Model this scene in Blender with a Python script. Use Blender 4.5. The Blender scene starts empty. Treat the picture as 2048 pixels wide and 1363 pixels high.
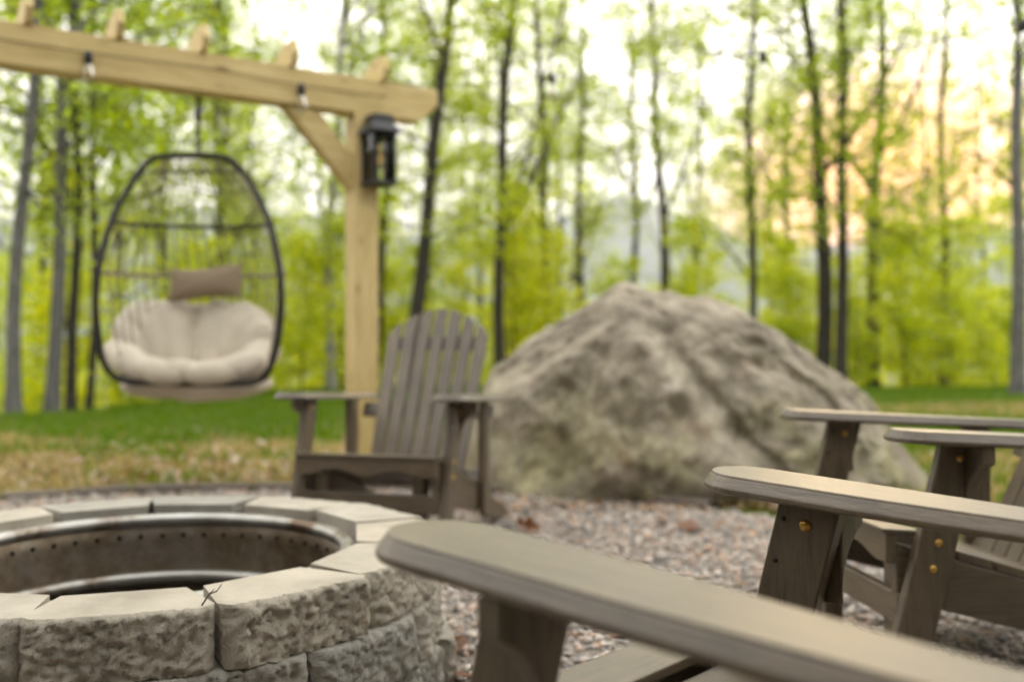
import bpy, bmesh, math, random
import numpy as np
from mathutils import Vector, Matrix, noise as mnoise

R = math.radians
random.seed(7)
rng = np.random.default_rng(11)
scene = bpy.context.scene
col = scene.collection

# ------------------------------------------------------------------ camera
CAMH = 0.782
cam = bpy.data.cameras.new('camera')
cam.lens = 35.0
cam.sensor_width = 36.0
cam.clip_start = 0.05
cam.clip_end = 20000
cam.dof.use_dof = True
cam.dof.focus_distance = 1.52
cam.dof.aperture_fstop = 2.1
cam_ob = bpy.data.objects.new('camera', cam)
col.objects.link(cam_ob)
cam_ob.location = (0, 0, CAMH)
PITCH = 0.0
cam_ob.rotation_euler = (R(90) - PITCH, 0, 0)
scene.camera = cam_ob

# ------------------------------------------------------------------ world, sun
SUN_AZ = R(20.5)     # to the right of the viewing direction (+Y)
SUN_EL = R(6.5)
world = bpy.data.worlds.new('World')
scene.world = world
world.use_nodes = True
wn = world.node_tree
wn.nodes.clear()
w_out = wn.nodes.new('ShaderNodeOutputWorld')
w_bg = wn.nodes.new('ShaderNodeBackground')
w_sky = wn.nodes.new('ShaderNodeTexSky')
w_sky.sky_type = 'NISHITA'
w_sky.sun_disc = False
w_sky.sun_elevation = SUN_EL
w_sky.sun_rotation = SUN_AZ
w_sky.altitude = 300
w_sky.air_density = 1.0
w_sky.dust_density = 1.0
w_sky.ozone_density = 1.0
w_hsv = wn.nodes.new('ShaderNodeHueSaturation')
w_hsv.inputs['Saturation'].default_value = 0.42
w_tint = wn.nodes.new('ShaderNodeMix')
w_tint.data_type = 'RGBA'
w_tint.blend_type = 'MULTIPLY'
w_tint.inputs[0].default_value = 1.0
w_tint.inputs[7].default_value = (1.0, 0.93, 0.86, 1)
wn.links.new(w_sky.outputs[0], w_hsv.inputs['Color'])
wn.links.new(w_hsv.outputs[0], w_tint.inputs[6])
w_geo = wn.nodes.new('ShaderNodeTexCoord')
w_dot = wn.nodes.new('ShaderNodeVectorMath'); w_dot.operation = 'DOT_PRODUCT'
w_nrm = wn.nodes.new('ShaderNodeVectorMath'); w_nrm.operation = 'NORMALIZE'
w_dot.inputs[1].default_value = (math.sin(SUN_AZ) * math.cos(R(4.6)), math.cos(SUN_AZ) * math.cos(R(4.6)), math.sin(R(4.6)))
wn.links.new(w_geo.outputs['Generated'], w_nrm.inputs[0])
wn.links.new(w_nrm.outputs[0], w_dot.inputs[0])
w_fac = wn.nodes.new('ShaderNodeMapRange'); w_fac.interpolation_type = 'SMOOTHSTEP'
w_fac.inputs['From Min'].default_value = math.cos(R(12)); w_fac.inputs['From Max'].default_value = math.cos(R(1.5))
wn.links.new(w_dot.outputs['Value'], w_fac.inputs['Value'])
w_glow = wn.nodes.new('ShaderNodeMix'); w_glow.data_type = 'RGBA'
w_glow.inputs[7].default_value = (1.10, 0.36, 0.050, 1)
wn.links.new(w_fac.outputs[0], w_glow.inputs[0])
# thin evening overcast evens the sky out: c / (1 + c / k), k about 0.6
w_div = wn.nodes.new('ShaderNodeVectorMath'); w_div.operation = 'DIVIDE'
w_add = wn.nodes.new('ShaderNodeVectorMath'); w_add.operation = 'MULTIPLY_ADD'
w_add.inputs[1].default_value = (1 / 0.60, 1 / 0.565, 1 / 0.515); w_add.inputs[2].default_value = (1, 1, 1)
wn.links.new(w_tint.outputs[2], w_add.inputs[0])
wn.links.new(w_tint.outputs[2], w_div.inputs[0]); wn.links.new(w_add.outputs[0], w_div.inputs[1])
wn.links.new(w_div.outputs[0], w_glow.inputs[6])
wn.links.new(w_glow.outputs[2], w_bg.inputs[0])
w_bg.inputs[1].default_value = 0.15
wn.links.new(w_bg.outputs[0], w_out.inputs[0])

sun = bpy.data.lights.new('sun', 'SUN')
sun.energy = 0.15
sun.angle = R(10)
sun.color = (1.0, 0.72, 0.42)
sun_ob = bpy.data.objects.new('sun', sun)
col.objects.link(sun_ob)
sdir = Vector((math.sin(SUN_AZ) * math.cos(SUN_EL), math.cos(SUN_AZ) * math.cos(SUN_EL), math.sin(SUN_EL)))
sun_ob.rotation_euler = sdir.to_track_quat('Z', 'Y').to_euler()
sun_ob.location = (3, 8, 12)

scene.view_settings.view_transform = 'Standard'
scene.view_settings.look = 'None'
scene.view_settings.exposure = 5.75
scene.view_settings.gamma = 1.0
scene.view_settings.use_curve_mapping = False
scene.render.engine = 'CYCLES'
scene.cycles.use_denoising = True
scene.cycles.max_bounces = 7
scene.cycles.diffuse_bounces = 3
scene.cycles.glossy_bounces = 3
scene.cycles.transmission_bounces = 5
scene.cycles.transparent_max_bounces = 6
scene.cycles.volume_bounces = 0
scene.cycles.sample_clamp_indirect = 8

# ------------------------------------------------------------------ helpers
def tag(o, label=None, cat=None, group=None, kind=None):
    if label: o['label'] = label
    if cat: o['category'] = cat
    if group: o['group'] = group
    if kind: o['kind'] = kind
    return o

def link(o, parent=None):
    col.objects.link(o)
    if parent is not None:
        o.parent = parent
    return o

def empty(name, loc=(0, 0, 0), rot=(0, 0, 0), parent=None):
    o = bpy.data.objects.new(name, None)
    o.empty_display_size = 0.1
    o.location = loc
    o.rotation_euler = rot
    return link(o, parent)

def obj(name, me, mat=None, parent=None, loc=None, rot=None, smooth=None):
    if isinstance(me, bmesh.types.BMesh):
        m = bpy.data.meshes.new(name)
        bmesh.ops.recalc_face_normals(me, faces=me.faces[:])
        me.to_mesh(m)
        me.free()
        me = m
    if mat is not None and len(me.materials) == 0:
        me.materials.append(mat)
    if smooth is not None:
        me.polygons.foreach_set('use_smooth', [smooth] * len(me.polygons))
    o = bpy.data.objects.new(name, me)
    if loc is not None: o.location = loc
    if rot is not None: o.rotation_euler = rot
    return link(o, parent)

def np_mesh(name, V, F, smooth=False, attrs=None):
    """V (n,3), F (m,k) all faces with k corners"""
    me = bpy.data.meshes.new(name)
    V = np.asarray(V, np.float32); F = np.asarray(F, np.int32)
    n, (m, k) = len(V), F.shape
    me.vertices.add(n)
    me.vertices.foreach_set('co', V.ravel())
    me.loops.add(m * k)
    me.loops.foreach_set('vertex_index', F.ravel())
    me.polygons.add(m)
    me.polygons.foreach_set('loop_start', np.arange(0, m * k, k, dtype=np.int32))
    me.polygons.foreach_set('loop_total', np.full(m, k, np.int32))
    if smooth:
        me.polygons.foreach_set('use_smooth', np.ones(m, bool))
    for an, av in (attrs or {}).items():
        a = me.attributes.new(an, 'FLOAT', 'POINT')
        a.data.foreach_set('value', np.asarray(av, np.float32))
    me.update(calc_edges=True)
    return me

def box_bm(x0, x1, y0, y1, z0, z1, bev=0.0, seg=2, bm=None):
    b = bm or bmesh.new()
    vs = [b.verts.new((x, y, z)) for x in (x0, x1) for y in (y0, y1) for z in (z0, z1)]
    q = [(0, 1, 3, 2), (4, 6, 7, 5), (0, 4, 5, 1), (2, 3, 7, 6), (0, 2, 6, 4), (1, 5, 7, 3)]
    fs = [b.faces.new([vs[i] for i in f]) for f in q]
    if bev > 0:
        es = list({e for f in fs for e in f.edges})
        bmesh.ops.bevel(b, geom=es, offset=bev, segments=seg, profile=0.6, affect='EDGES')
    return b

def prism_bm(poly, axis, a0, a1, bev=0.0, seg=1, bm=None):
    """extrude a 2-D polygon along axis: 'x' poly=(y,z); 'y' poly=(x,z); 'z' poly=(x,y)"""
    b = bm or bmesh.new()
    def P(p, a):
        return {'x': (a, p[0], p[1]), 'y': (p[0], a, p[1]), 'z': (p[0], p[1], a)}[axis]
    va = [b.verts.new(P(p, a0)) for p in poly]
    vb = [b.verts.new(P(p, a1)) for p in poly]
    n = len(poly)
    fs = [b.faces.new(va), b.faces.new(vb[::-1])]
    for i in range(n):
        fs.append(b.faces.new([va[i], vb[i], vb[(i + 1) % n], va[(i + 1) % n]]))
    bmesh.ops.recalc_face_normals(b, faces=fs)
    if bev > 0:
        es = [e for e in {e for f in fs for e in f.edges} if e.calc_face_angle(0) > R(35)]
        bmesh.ops.bevel(b, geom=es, offset=bev, segments=seg, profile=0.6, affect='EDGES')
    return b

def tube_data(pts, rad, n=8, closed=False):
    pts = [Vector(p) for p in pts]
    m = len(pts)
    if not hasattr(rad, '__len__'): rad = [rad] * m
    V, F = [], []
    up = Vector((0.123, 0.456, 0.88)).normalized()
    prev = None
    for i, p in enumerate(pts):
        if closed:
            t = pts[(i + 1) % m] - pts[i - 1]
        else:
            t = pts[min(i + 1, m - 1)] - pts[max(i - 1, 0)]
        t = t.normalized() if t.length > 1e-9 else Vector((0, 0, 1))
        if prev is None:
            a = t.orthogonal().normalized()
        else:
            a = (prev - t * prev.dot(t))
            a = a.normalized() if a.length > 1e-6 else t.orthogonal().normalized()
        prev = a
        b = t.cross(a)
        for k in range(n):
            w = 2 * math.pi * k / n
            V.append(p + (a * math.cos(w) + b * math.sin(w)) * rad[i])
    for i in range(m if closed else m - 1):
        j = (i + 1) % m
        for k in range(n):
            k2 = (k + 1) % n
            F.append((i * n + k, i * n + k2, j * n + k2, j * n + k))
    return [tuple(v) for v in V], F

def tubes_mesh(name, paths, n=8, smooth=True):
    """paths: list of (pts, rad, closed)"""
    V, F = [], []
    for pts, rad, closed in paths:
        v, f = tube_data(pts, rad, n, closed)
        o = len(V)
        V += v
        F += [tuple(i + o for i in q) for q in f]
    return np_mesh(name, V, F, smooth)

def lathe_mesh(name, prof, n=64, smooth=True, closed=False):
    """prof: list of (r,z)"""
    m = len(prof)
    V = [(r * math.cos(2 * math.pi * k / n), r * math.sin(2 * math.pi * k / n), z) for r, z in prof for k in range(n)]
    F = []
    for i in range(m if closed else m - 1):
        j = (i + 1) % m
        for k in range(n):
            F.append((i * n + k, i * n + (k + 1) % n, j * n + (k + 1) % n, j * n + k))
    return np_mesh(name, V, F, smooth)

def copy_tree(o, parent=None):
    c = o.copy()
    col.objects.link(c)
    c.parent = parent
    for ch in list(o.children):
        copy_tree(ch, c)
    return c

def smoothstep(a, b, x):
    t = np.clip((x - a) / (b - a), 0, 1)
    return t * t * (3 - 2 * t)

def ray(px, py, dist):
    """a place in the world seen at a photograph pixel (2048 wide), at depth dist: used to survey positions"""
    c, s = math.cos(PITCH), math.sin(PITCH)
    u = (681.5 - py) / 1991 * dist
    return Vector(((px - 1024) / 1991 * dist, dist * c + u * s, CAMH - dist * s + u * c))

def on_z(px, py, z):
    d = ray(px, py, 1.0) - Vector((0, 0, CAMH))
    t = (z - CAMH) / d.z
    return Vector((d.x * t, d.y * t, z))

# ------------------------------------------------------------------ materials
class NT:
    def __init__(self, name):
        self.m = bpy.data.materials.new(name)
        self.m.use_nodes = True
        self.t = self.m.node_tree
        self.t.nodes.clear()
        self.out = self.t.nodes.new('ShaderNodeOutputMaterial')
    def n(self, typ, **kw):
        o = self.t.nodes.new('ShaderNode' + typ)
        for k, v in kw.items():
            if k.startswith('i_'):
                key = k[2:].replace('_', ' ')
                o.inputs[key].default_value = v
            else:
                setattr(o, k, v)
        return o
    def l(self, a, b):
        self.t.links.new(a, b)
    def ramp(self, fac, stops, interp='LINEAR'):
        r = self.n('ValToRGB')
        r.color_ramp.interpolation = interp
        e = r.color_ramp.elements
        while len(e) < len(stops): e.new(0.5)
        for q, (p, c) in zip(e, stops):
            q.position = p
            q.color = (*c, 1) if len(c) == 3 else c
        self.l(fac, r.inputs[0])
        return r.outputs[0]
    def mix(self, fac, a, b, mode='MIX'):
        x = self.n('Mix', data_type='RGBA', blend_type=mode)
        for s, i in ((fac, 0), (a, 6), (b, 7)):
            if hasattr(s, 'links'): self.l(s, x.inputs[i])
            elif i == 0: x.inputs[0].default_value = s
            else: x.inputs[i].default_value = (*s, 1)
        return x.outputs[2]
    def coord(self, which='Object', scale=(1, 1, 1), loc=(0, 0, 0)):
        tc = self.n('TexCoord')
        mp = self.n('Mapping')
        mp.inputs['Scale'].default_value = scale
        mp.inputs['Location'].default_value = loc
        self.l(tc.outputs[which], mp.inputs[0])
        return mp.outputs[0]
    def noise(self, vec, scale, detail=4, rough=0.55, dist=0.0):
        x = self.n('TexNoise')
        x.inputs['Scale'].default_value = scale
        x.inputs['Detail'].default_value = detail
        x.inputs['Roughness'].default_value = rough
        x.inputs['Distortion'].default_value = dist
        if vec is not None: self.l(vec, x.inputs['Vector'])
        return x.outputs['Fac']
    def bump(self, h, strength=0.3, dist=0.01, normal=None):
        x = self.n('Bump')
        x.inputs['Strength'].default_value = strength
        x.inputs['Distance'].default_value = dist
        self.l(h, x.inputs['Height'])
        if normal is not None: self.l(normal, x.inputs['Normal'])
        return x.outputs[0]
    def bsdf(self, color=None, rough=0.6, metal=0.0, spec=0.5, normal=None, **kw):
        x = self.n('BsdfPrincipled')
        for s, key in ((color, 'Base Color'), (rough, 'Roughness'), (metal, 'Metallic'), (spec, 'Specular IOR Level')):
            if s is None: continue
            if hasattr(s, 'links'): self.l(s, x.inputs[key])
            elif key == 'Base Color': x.inputs[key].default_value = (*s, 1)
            else: x.inputs[key].default_value = s
        if normal is not None: self.l(normal, x.inputs['Normal'])
        for k, v in kw.items():
            x.inputs[k.replace('_', ' ')].default_value = v
        self.l(x.outputs[0], self.out.inputs[0])
        return x

def stained_wood(name, scale, base, dark, rough=0.42):
    t = NT(name)
    info = t.n('ObjectInfo')
    tc = t.n('TexCoord')
    add = t.n('VectorMath', operation='ADD')
    mul = t.n('VectorMath', operation='SCALE')
    t.l(info.outputs['Random'], mul.inputs['Scale'])
    mul.inputs[0].default_value = (13.0, 7.0, 5.0)
    t.l(tc.outputs['Object'], add.inputs[0]); t.l(mul.outputs[0], add.inputs[1])
    mp = t.n('Mapping'); mp.inputs['Scale'].default_value = scale
    t.l(add.outputs[0], mp.inputs[0])
    v = mp.outputs[0]
    g = t.noise(v, 9, 6, 0.6, 0.6)
    fine = t.noise(v, 46, 3, 0.6, 0.0)
    c = t.ramp(g, [(0.30, dark), (0.52, base), (0.75, tuple(min(1, b * 1.18) for b in base))])
    c = t.mix(0.30, c, t.ramp(fine, [(0.3, (0.35, 0.33, 0.30)), (0.7, (1, 1, 1))]), 'MULTIPLY')
    r = t.n('MapRange'); r.inputs['To Min'].default_value = 1.14; r.inputs['To Max'].default_value = 0.86
    t.l(info.outputs['Random'], r.inputs['Value'])
    c = t.mix(1.0, c, r.outputs[0], 'MULTIPLY')
    wear = t.noise(add.outputs[0], 6.5, 6, 0.7, 0.4)
    c = t.mix(0.55, c, t.ramp(wear, [(0.36, (0.66, 0.64, 0.60)), (0.5, (1, 1, 1)), (0.68, (1.22, 1.2, 1.16))]), 'MULTIPLY')
    nb = t.bump(fine, 0.45, 0.002)
    nb = t.bump(g, 0.15, 0.003, nb)
    rr = t.n('MapRange'); rr.inputs['To Min'].default_value = rough - 0.06; rr.inputs['To Max'].default_value = rough + 0.12
    t.l(g, rr.inputs['Value'])
    t.bsdf(c, rr.outputs[0], spec=0.5, normal=nb, Coat_Weight=0.5, Coat_Roughness=0.44)
    return t.m

CH_B, CH_D = (0.126, 0.092, 0.052), (0.062, 0.043, 0.022)
M = {}
M['chair_u'] = stained_wood('stained_wood_lengthwise', (1.0, 12, 12), CH_B, CH_D)
M['chair_v'] = stained_wood('stained_wood_crosswise', (12, 1.0, 12), CH_B, CH_D)
M['chair_z'] = stained_wood('stained_wood_upright', (12, 12, 1.0), CH_B, CH_D, 0.5)

def pine(name, scale):
    t = NT(name)
    info = t.n('ObjectInfo')
    tc = t.n('TexCoord')
    add = t.n('VectorMath', operation='ADD')
    mul = t.n('VectorMath', operation='SCALE')
    mul.inputs[0].default_value = (3.0, 9.0, 4.0)
    t.l(info.outputs['Random'], mul.inputs['Scale'])
    t.l(tc.outputs['Object'], add.inputs[0]); t.l(mul.outputs[0], add.inputs[1])
    mp = t.n('Mapping'); mp.inputs['Scale'].default_value = scale
    t.l(add.outputs[0], mp.inputs[0])
    g = t.noise(mp.outputs[0], 5, 5, 0.6, 1.2)
    c = t.ramp(g, [(0.3, (0.43, 0.30, 0.115)), (0.5, (0.57, 0.44, 0.195)), (0.72, (0.65, 0.53, 0.27))])
    big = t.noise(add.outputs[0], 1.7, 2)
    c = t.mix(0.35, c, t.ramp(big, [(0.35, (0.78, 0.80, 0.62)), (0.65, (1, 1, 1))]), 'MULTIPLY')
    vo = t.n('TexVoronoi'); vo.inputs['Scale'].default_value = 1.0
    mp2 = t.n('Mapping'); mp2.inputs['Scale'].default_value = tuple(6.5 if s > 1 else 2.6 for s in scale)
    t.l(add.outputs[0], mp2.inputs[0]); t.l(mp2.outputs[0], vo.inputs['Vector'])
    k = t.ramp(vo.outputs['Distance'], [(0.03, (0.24, 0.13, 0.055)), (0.14, (1, 1, 1))])
    c = t.mix(0.75, c, k, 'MULTIPLY')
    t.bsdf(c, 0.62, spec=0.35, normal=t.bump(g, 0.2, 0.004))
    return t.m
M['pine_x'] = pine('treated_pine_lengthwise', (0.6, 8, 8))
M['pine_z'] = pine('treated_pine_upright', (8, 8, 0.6))

def concrete():
    t = NT('split_concrete')
    info = t.n('ObjectInfo')
    tc = t.n('TexCoord')
    add = t.n('VectorMath', operation='ADD')
    mul = t.n('VectorMath', operation='SCALE'); mul.inputs[0].default_value = (17, 11, 23)
    t.l(info.outputs['Random'], mul.inputs['Scale'])
    t.l(tc.outputs['Object'], add.inputs[0]); t.l(mul.outputs[0], add.inputs[1])
    v = add.outputs[0]
    big = t.noise(v, 6, 5, 0.6)
    c = t.ramp(big, [(0.3, (0.315, 0.292, 0.250)), (0.5, (0.405, 0.380, 0.332)), (0.7, (0.475, 0.448, 0.395))])
    tone = t.ramp(info.outputs['Random'], [(0, (0.74, 0.75, 0.74)), (0.5, (0.98, 0.97, 0.94)), (1, (1.14, 1.08, 0.97))])
    c = t.mix(1.0, c, tone, 'MULTIPLY')
    sp = t.n('TexVoronoi'); sp.inputs['Scale'].default_value = 150; t.l(v, sp.inputs['Vector'])
    agg = t.ramp(sp.outputs['Distance'], [(0.10, (0.42, 0.42, 0.45)), (0.30, (1, 1, 1))])
    rough_part = t.n('Attribute', attribute_name='rough')
    k = t.n('Math', operation='MULTIPLY'); k.inputs[1].default_value = 0.75
    t.l(rough_part.outputs['Fac'], k.inputs[0])
    c = t.mix(k.outputs[0], c, agg, 'MULTIPLY')
    sm = t.noise(v, 14, 6, 0.7)
    c = t.mix(0.18, c, t.ramp(sm, [(0.36, (0.50, 0.49, 0.46)), (0.56, (1.05, 1.05, 1.05))]), 'MULTIPLY')
    # exposed aggregate chips, some bluish, some rusty
    sp2 = t.n('TexVoronoi'); sp2.inputs['Scale'].default_value = 62; t.l(v, sp2.inputs['Vector'])
    chip = t.ramp(sp2.outputs['Distance'], [(0.13, (1, 1, 1)), (0.19, (0, 0, 0))])
    sep = t.n('SeparateColor'); t.l(sp2.outputs['Color'], sep.inputs[0])
    pick = t.ramp(sep.outputs[0], [(0.80, (0, 0, 0)), (0.82, (1, 1, 1))])
    cm = t.mix(1.0, chip, pick, 'MULTIPLY')
    cm = t.mix(1.0, cm, rough_part.outputs['Fac'], 'MULTIPLY')
    chipc = t.ramp(sep.outputs[1], [(0.0, (0.13, 0.145, 0.16)), (0.6, (0.20, 0.20, 0.20)), (0.9, (0.42, 0.20, 0.06))], 'CONSTANT')
    c = t.mix(cm, c, chipc)
    fine = t.noise(v, 230, 5, 0.75)
    med = t.noise(v, 85, 8, 0.75)
    st = t.n('MapRange'); st.inputs['To Min'].default_value = 0.05; st.inputs['To Max'].default_value = 0.9
    t.l(rough_part.outputs['Fac'], st.inputs['Value'])
    b1 = t.n('Bump'); b1.inputs['Distance'].default_value = 0.0045
    t.l(st.outputs[0], b1.inputs['Strength']); t.l(med, b1.inputs['Height'])
    b2 = t.bump(fine, 0.8, 0.003, b1.outputs[0])
    t.bsdf(c, 0.9, spec=0.25, normal=b2)
    return t.m
M['concrete'] = concrete()

def simple(name, color, rough=0.6, metal=0.0, spec=0.5, nscale=None, var=0.25, bump=0.0, bdist=0.003, coords='Object'):
    t = NT(name)
    c = color; nb = None
    if nscale:
        v = t.coord(coords)
        f = t.noise(v, nscale, 5, 0.6)
        c = t.ramp(f, [(0.3, tuple(x * (1 - var) for x in color)), (0.7, tuple(min(1, x * (1 + var)) for x in color))])
        if bump: nb = t.bump(f, bump, bdist)
    t.bsdf(c, rough, metal, spec, nb)
    return t.m

M['steel'] = None
def steel():
    t = NT('galvanised_steel')
    v = t.coord('Object')
    a = t.noise(v, 5, 6, 0.65, 0.5); b = t.noise(v, 40, 3)
    c = t.ramp(a, [(0.36, (0.15, 0.105, 0.070)), (0.47, (0.34, 0.325, 0.29)), (0.7, (0.48, 0.475, 0.45))])
    r = t.n('MapRange'); r.inputs['To Min'].default_value = 0.30; r.inputs['To Max'].default_value = 0.55
    t.l(a, r.inputs['Value'])
    t.bsdf(c, r.outputs[0], 0.9, 0.5, t.bump(b, 0.06, 0.002))
    return t.m
def burnt():
    t = NT('heat_stained_steel')
    v = t.coord('Object')
    a = t.noise(v, 4, 6, 0.7, 0.8); b = t.noise(v, 26, 4, 0.7)
    c = t.ramp(a, [(0.28, (0.045, 0.030, 0.018)), (0.45, (0.17, 0.125, 0.075)), (0.58, (0.24, 0.195, 0.14)), (0.75, (0.30, 0.28, 0.26))])
    c = t.mix(0.5, c, t.ramp(b, [(0.32, (0.35, 0.3, 0.25)), (0.6, (1, 1, 1))]), 'MULTIPLY')
    t.bsdf(c, 0.5, 0.55, 0.4, t.bump(b, 0.12, 0.002))
    return t.m
M['steel'] = steel()
M['burnt'] = burnt()
M['hole'] = simple('hole_shade', (0.012, 0.011, 0.010), 0.95, spec=0.1)  # near-black colour stands in for the shade inside the air holes
M['ash'] = simple('ash_bed', (0.05, 0.042, 0.035), 0.95, spec=0.1, nscale=30, var=0.5, bump=0.8, bdist=0.01)
M['brass'] = simple('brass_bolt', (0.62, 0.38, 0.10), 0.30, 0.95, nscale=60, var=0.25)
M['screw'] = simple('dark_screw', (0.03, 0.027, 0.022), 0.5, 0.6)
M['black_metal'] = simple('black_powder_coat', (0.020, 0.021, 0.023), 0.42, 0.2, 0.5, nscale=60, var=0.2)
M['frame_metal'] = simple('charcoal_wicker_frame', (0.026, 0.022, 0.018), 0.62, 0.0, 0.3, nscale=80, var=0.4, bump=0.4)
M['rope'] = simple('taupe_rope', (0.26, 0.215, 0.165), 0.85, spec=0.2, nscale=90, var=0.3)
M['wire'] = simple('black_cable', (0.015, 0.015, 0.016), 0.6)

def fabric(name, color):
    t = NT(name)
    v = t.coord('Object')
    a = t.noise(v, 4.5, 4, 0.6)
    c = t.ramp(a, [(0.3, tuple(x * 0.86 for x in color)), (0.7, tuple(x * 1.08 for x in color))])
    w1 = t.n('TexWave', bands_direction='X'); w1.inputs['Scale'].default_value = 170
    w2 = t.n('TexWave', bands_direction='Z'); w2.inputs['Scale'].default_value = 170
    t.l(v, w1.inputs[0]); t.l(v, w2.inputs[0])
    wm = t.mix(0.5, w1.outputs[0], w2.outputs[0], 'MULTIPLY')
    nb = t.bump(wm, 0.15, 0.001)
    wr = t.noise(v, 11, 3, 0.5, 1.0)
    nb = t.bump(wr, 0.35, 0.02, nb)
    t.bsdf(c, 0.95, spec=0.15, normal=nb)
    return t.m
M['cushion'] = fabric('beige_cushion_fabric', (0.55, 0.49, 0.395))
M['pillow'] = fabric('taupe_pillow_fabric', (0.265, 0.205, 0.140))

def glass(name, tint=(1, 1, 1), rough=0.02):
    t = NT(name)
    g = t.n('BsdfGlossy'); g.inputs['Roughness'].default_value = rough
    tr = t.n('BsdfTransparent'); tr.inputs[0].default_value = (*tint, 1)
    fr = t.n('Fresnel'); fr.inputs[0].default_value = 1.45
    mx = t.n('MixShader')
    t.l(fr.outputs[0], mx.inputs[0]); t.l(tr.outputs[0], mx.inputs[1]); t.l(g.outputs[0], mx.inputs[2])
    t.l(mx.outputs[0], t.out.inputs[0])
    return t.m
M['glass'] = glass('clear_glass', (0.94, 0.95, 0.94))
M['amber'] = glass('amber_bulb_glass', (0.97, 0.80, 0.52), 0.06)
M['filament'] = simple('copper_filament', (0.7, 0.35, 0.08), 0.4, 0.6)

def leafy(name, refl, trans, gloss=0.035):
    t = NT(name)
    at = t.n('Attribute', attribute_name='rnd')
    info = t.n('ObjectInfo')
    m = t.n('Math', operation='MULTIPLY_ADD'); m.inputs[1].default_value = 0.65
    ad = t.n('Math', operation='MULTIPLY'); ad.inputs[1].default_value = 0.35
    t.l(info.outputs['Random'], ad.inputs[0]); t.l(at.outputs['Fac'], m.inputs[0]); t.l(ad.outputs[0], m.inputs[2])
    f = m.outputs[0]
    def rr(c):
        lo = (c[0] * 0.62, c[1] * 0.74, c[2] * 0.9); hi = (c[0] * 1.28, c[1] * 1.15, c[2] * 1.0)
        return t.ramp(f, [(0.1, lo), (0.5, c), (0.9, hi)])
    d = t.n('BsdfDiffuse'); t.l(rr(refl), d.inputs[0])
    s = t.n('BsdfTranslucent'); t.l(rr(trans), s.inputs[0])
    a = t.n('AddShader'); t.l(d.outputs[0], a.inputs[0]); t.l(s.outputs[0], a.inputs[1])
    g = t.n('BsdfGlossy'); g.inputs['Roughness'].default_value = 0.45; g.inputs[0].default_value = (1, 1, 1, 1)
    fr = t.n('Fresnel'); fr.inputs[0].default_value = 1.35
    k = t.n('Math', operation='MULTIPLY'); k.inputs[1].default_value = gloss * 4; t.l(fr.outputs[0], k.inputs[0])
    mx = t.n('MixShader'); t.l(k.outputs[0], mx.inputs[0]); t.l(a.outputs[0], mx.inputs[1]); t.l(g.outputs[0], mx.inputs[2])
    t.l(mx.outputs[0], t.out.inputs[0])
    return t.m
M['leaf_crown'] = leafy('maple_leaf', (0.095, 0.130, 0.004), (0.37, 0.44, 0.005))
M['leaf_low'] = leafy('young_beech_leaf', (0.135, 0.160, 0.004), (0.53, 0.56, 0.005))
M['leaf_shade_wood'] = leafy('shade_wood_leaf', (0.018, 0.024, 0.008), (0.006, 0.010, 0.002))  # dark, nearly opaque leaves for the added light-blocking mass
M['leaf_dead'] = leafy('dry_fallen_leaf', (0.22, 0.095, 0.035), (0.05, 0.02, 0.005))
M['grass'] = leafy('lawn_grass', (0.052, 0.092, 0.003), (0.070, 0.125, 0.003), 0.02)
M['straw'] = leafy('dry_grass', (0.38, 0.29, 0.115), (0.06, 0.05, 0.015), 0.03)

def bark(name, lo, hi, scale=10):
    t = NT(name)
    v = t.coord('Object', (3, 3, 0.8))
    a = t.noise(v, scale, 6, 0.65, 0.6)
    b = t.noise(t.coord('Object', (1, 1, 2.5)), 3.0, 4, 0.6)
    c = t.ramp(a, [(0.32, lo), (0.66, hi)])
    c = t.mix(0.5, c, t.ramp(b, [(0.35, (0.6, 0.62, 0.55)), (0.65, (1.15, 1.13, 1.1))]), 'MULTIPLY')
    t.bsdf(c, 0.9, spec=0.2, normal=t.bump(a, 0.7, 0.02))
    return t.m
M['bark_dark'] = bark('dark_bark', (0.020, 0.017, 0.013), (0.060, 0.052, 0.040))
M['bark_grey'] = bark('grey_beech_bark', (0.070, 0.068, 0.066), (0.160, 0.156, 0.150), 5)
M['bark_pale'] = bark('pale_birch_bark', (0.16, 0.155, 0.145), (0.36, 0.35, 0.33), 5)

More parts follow.
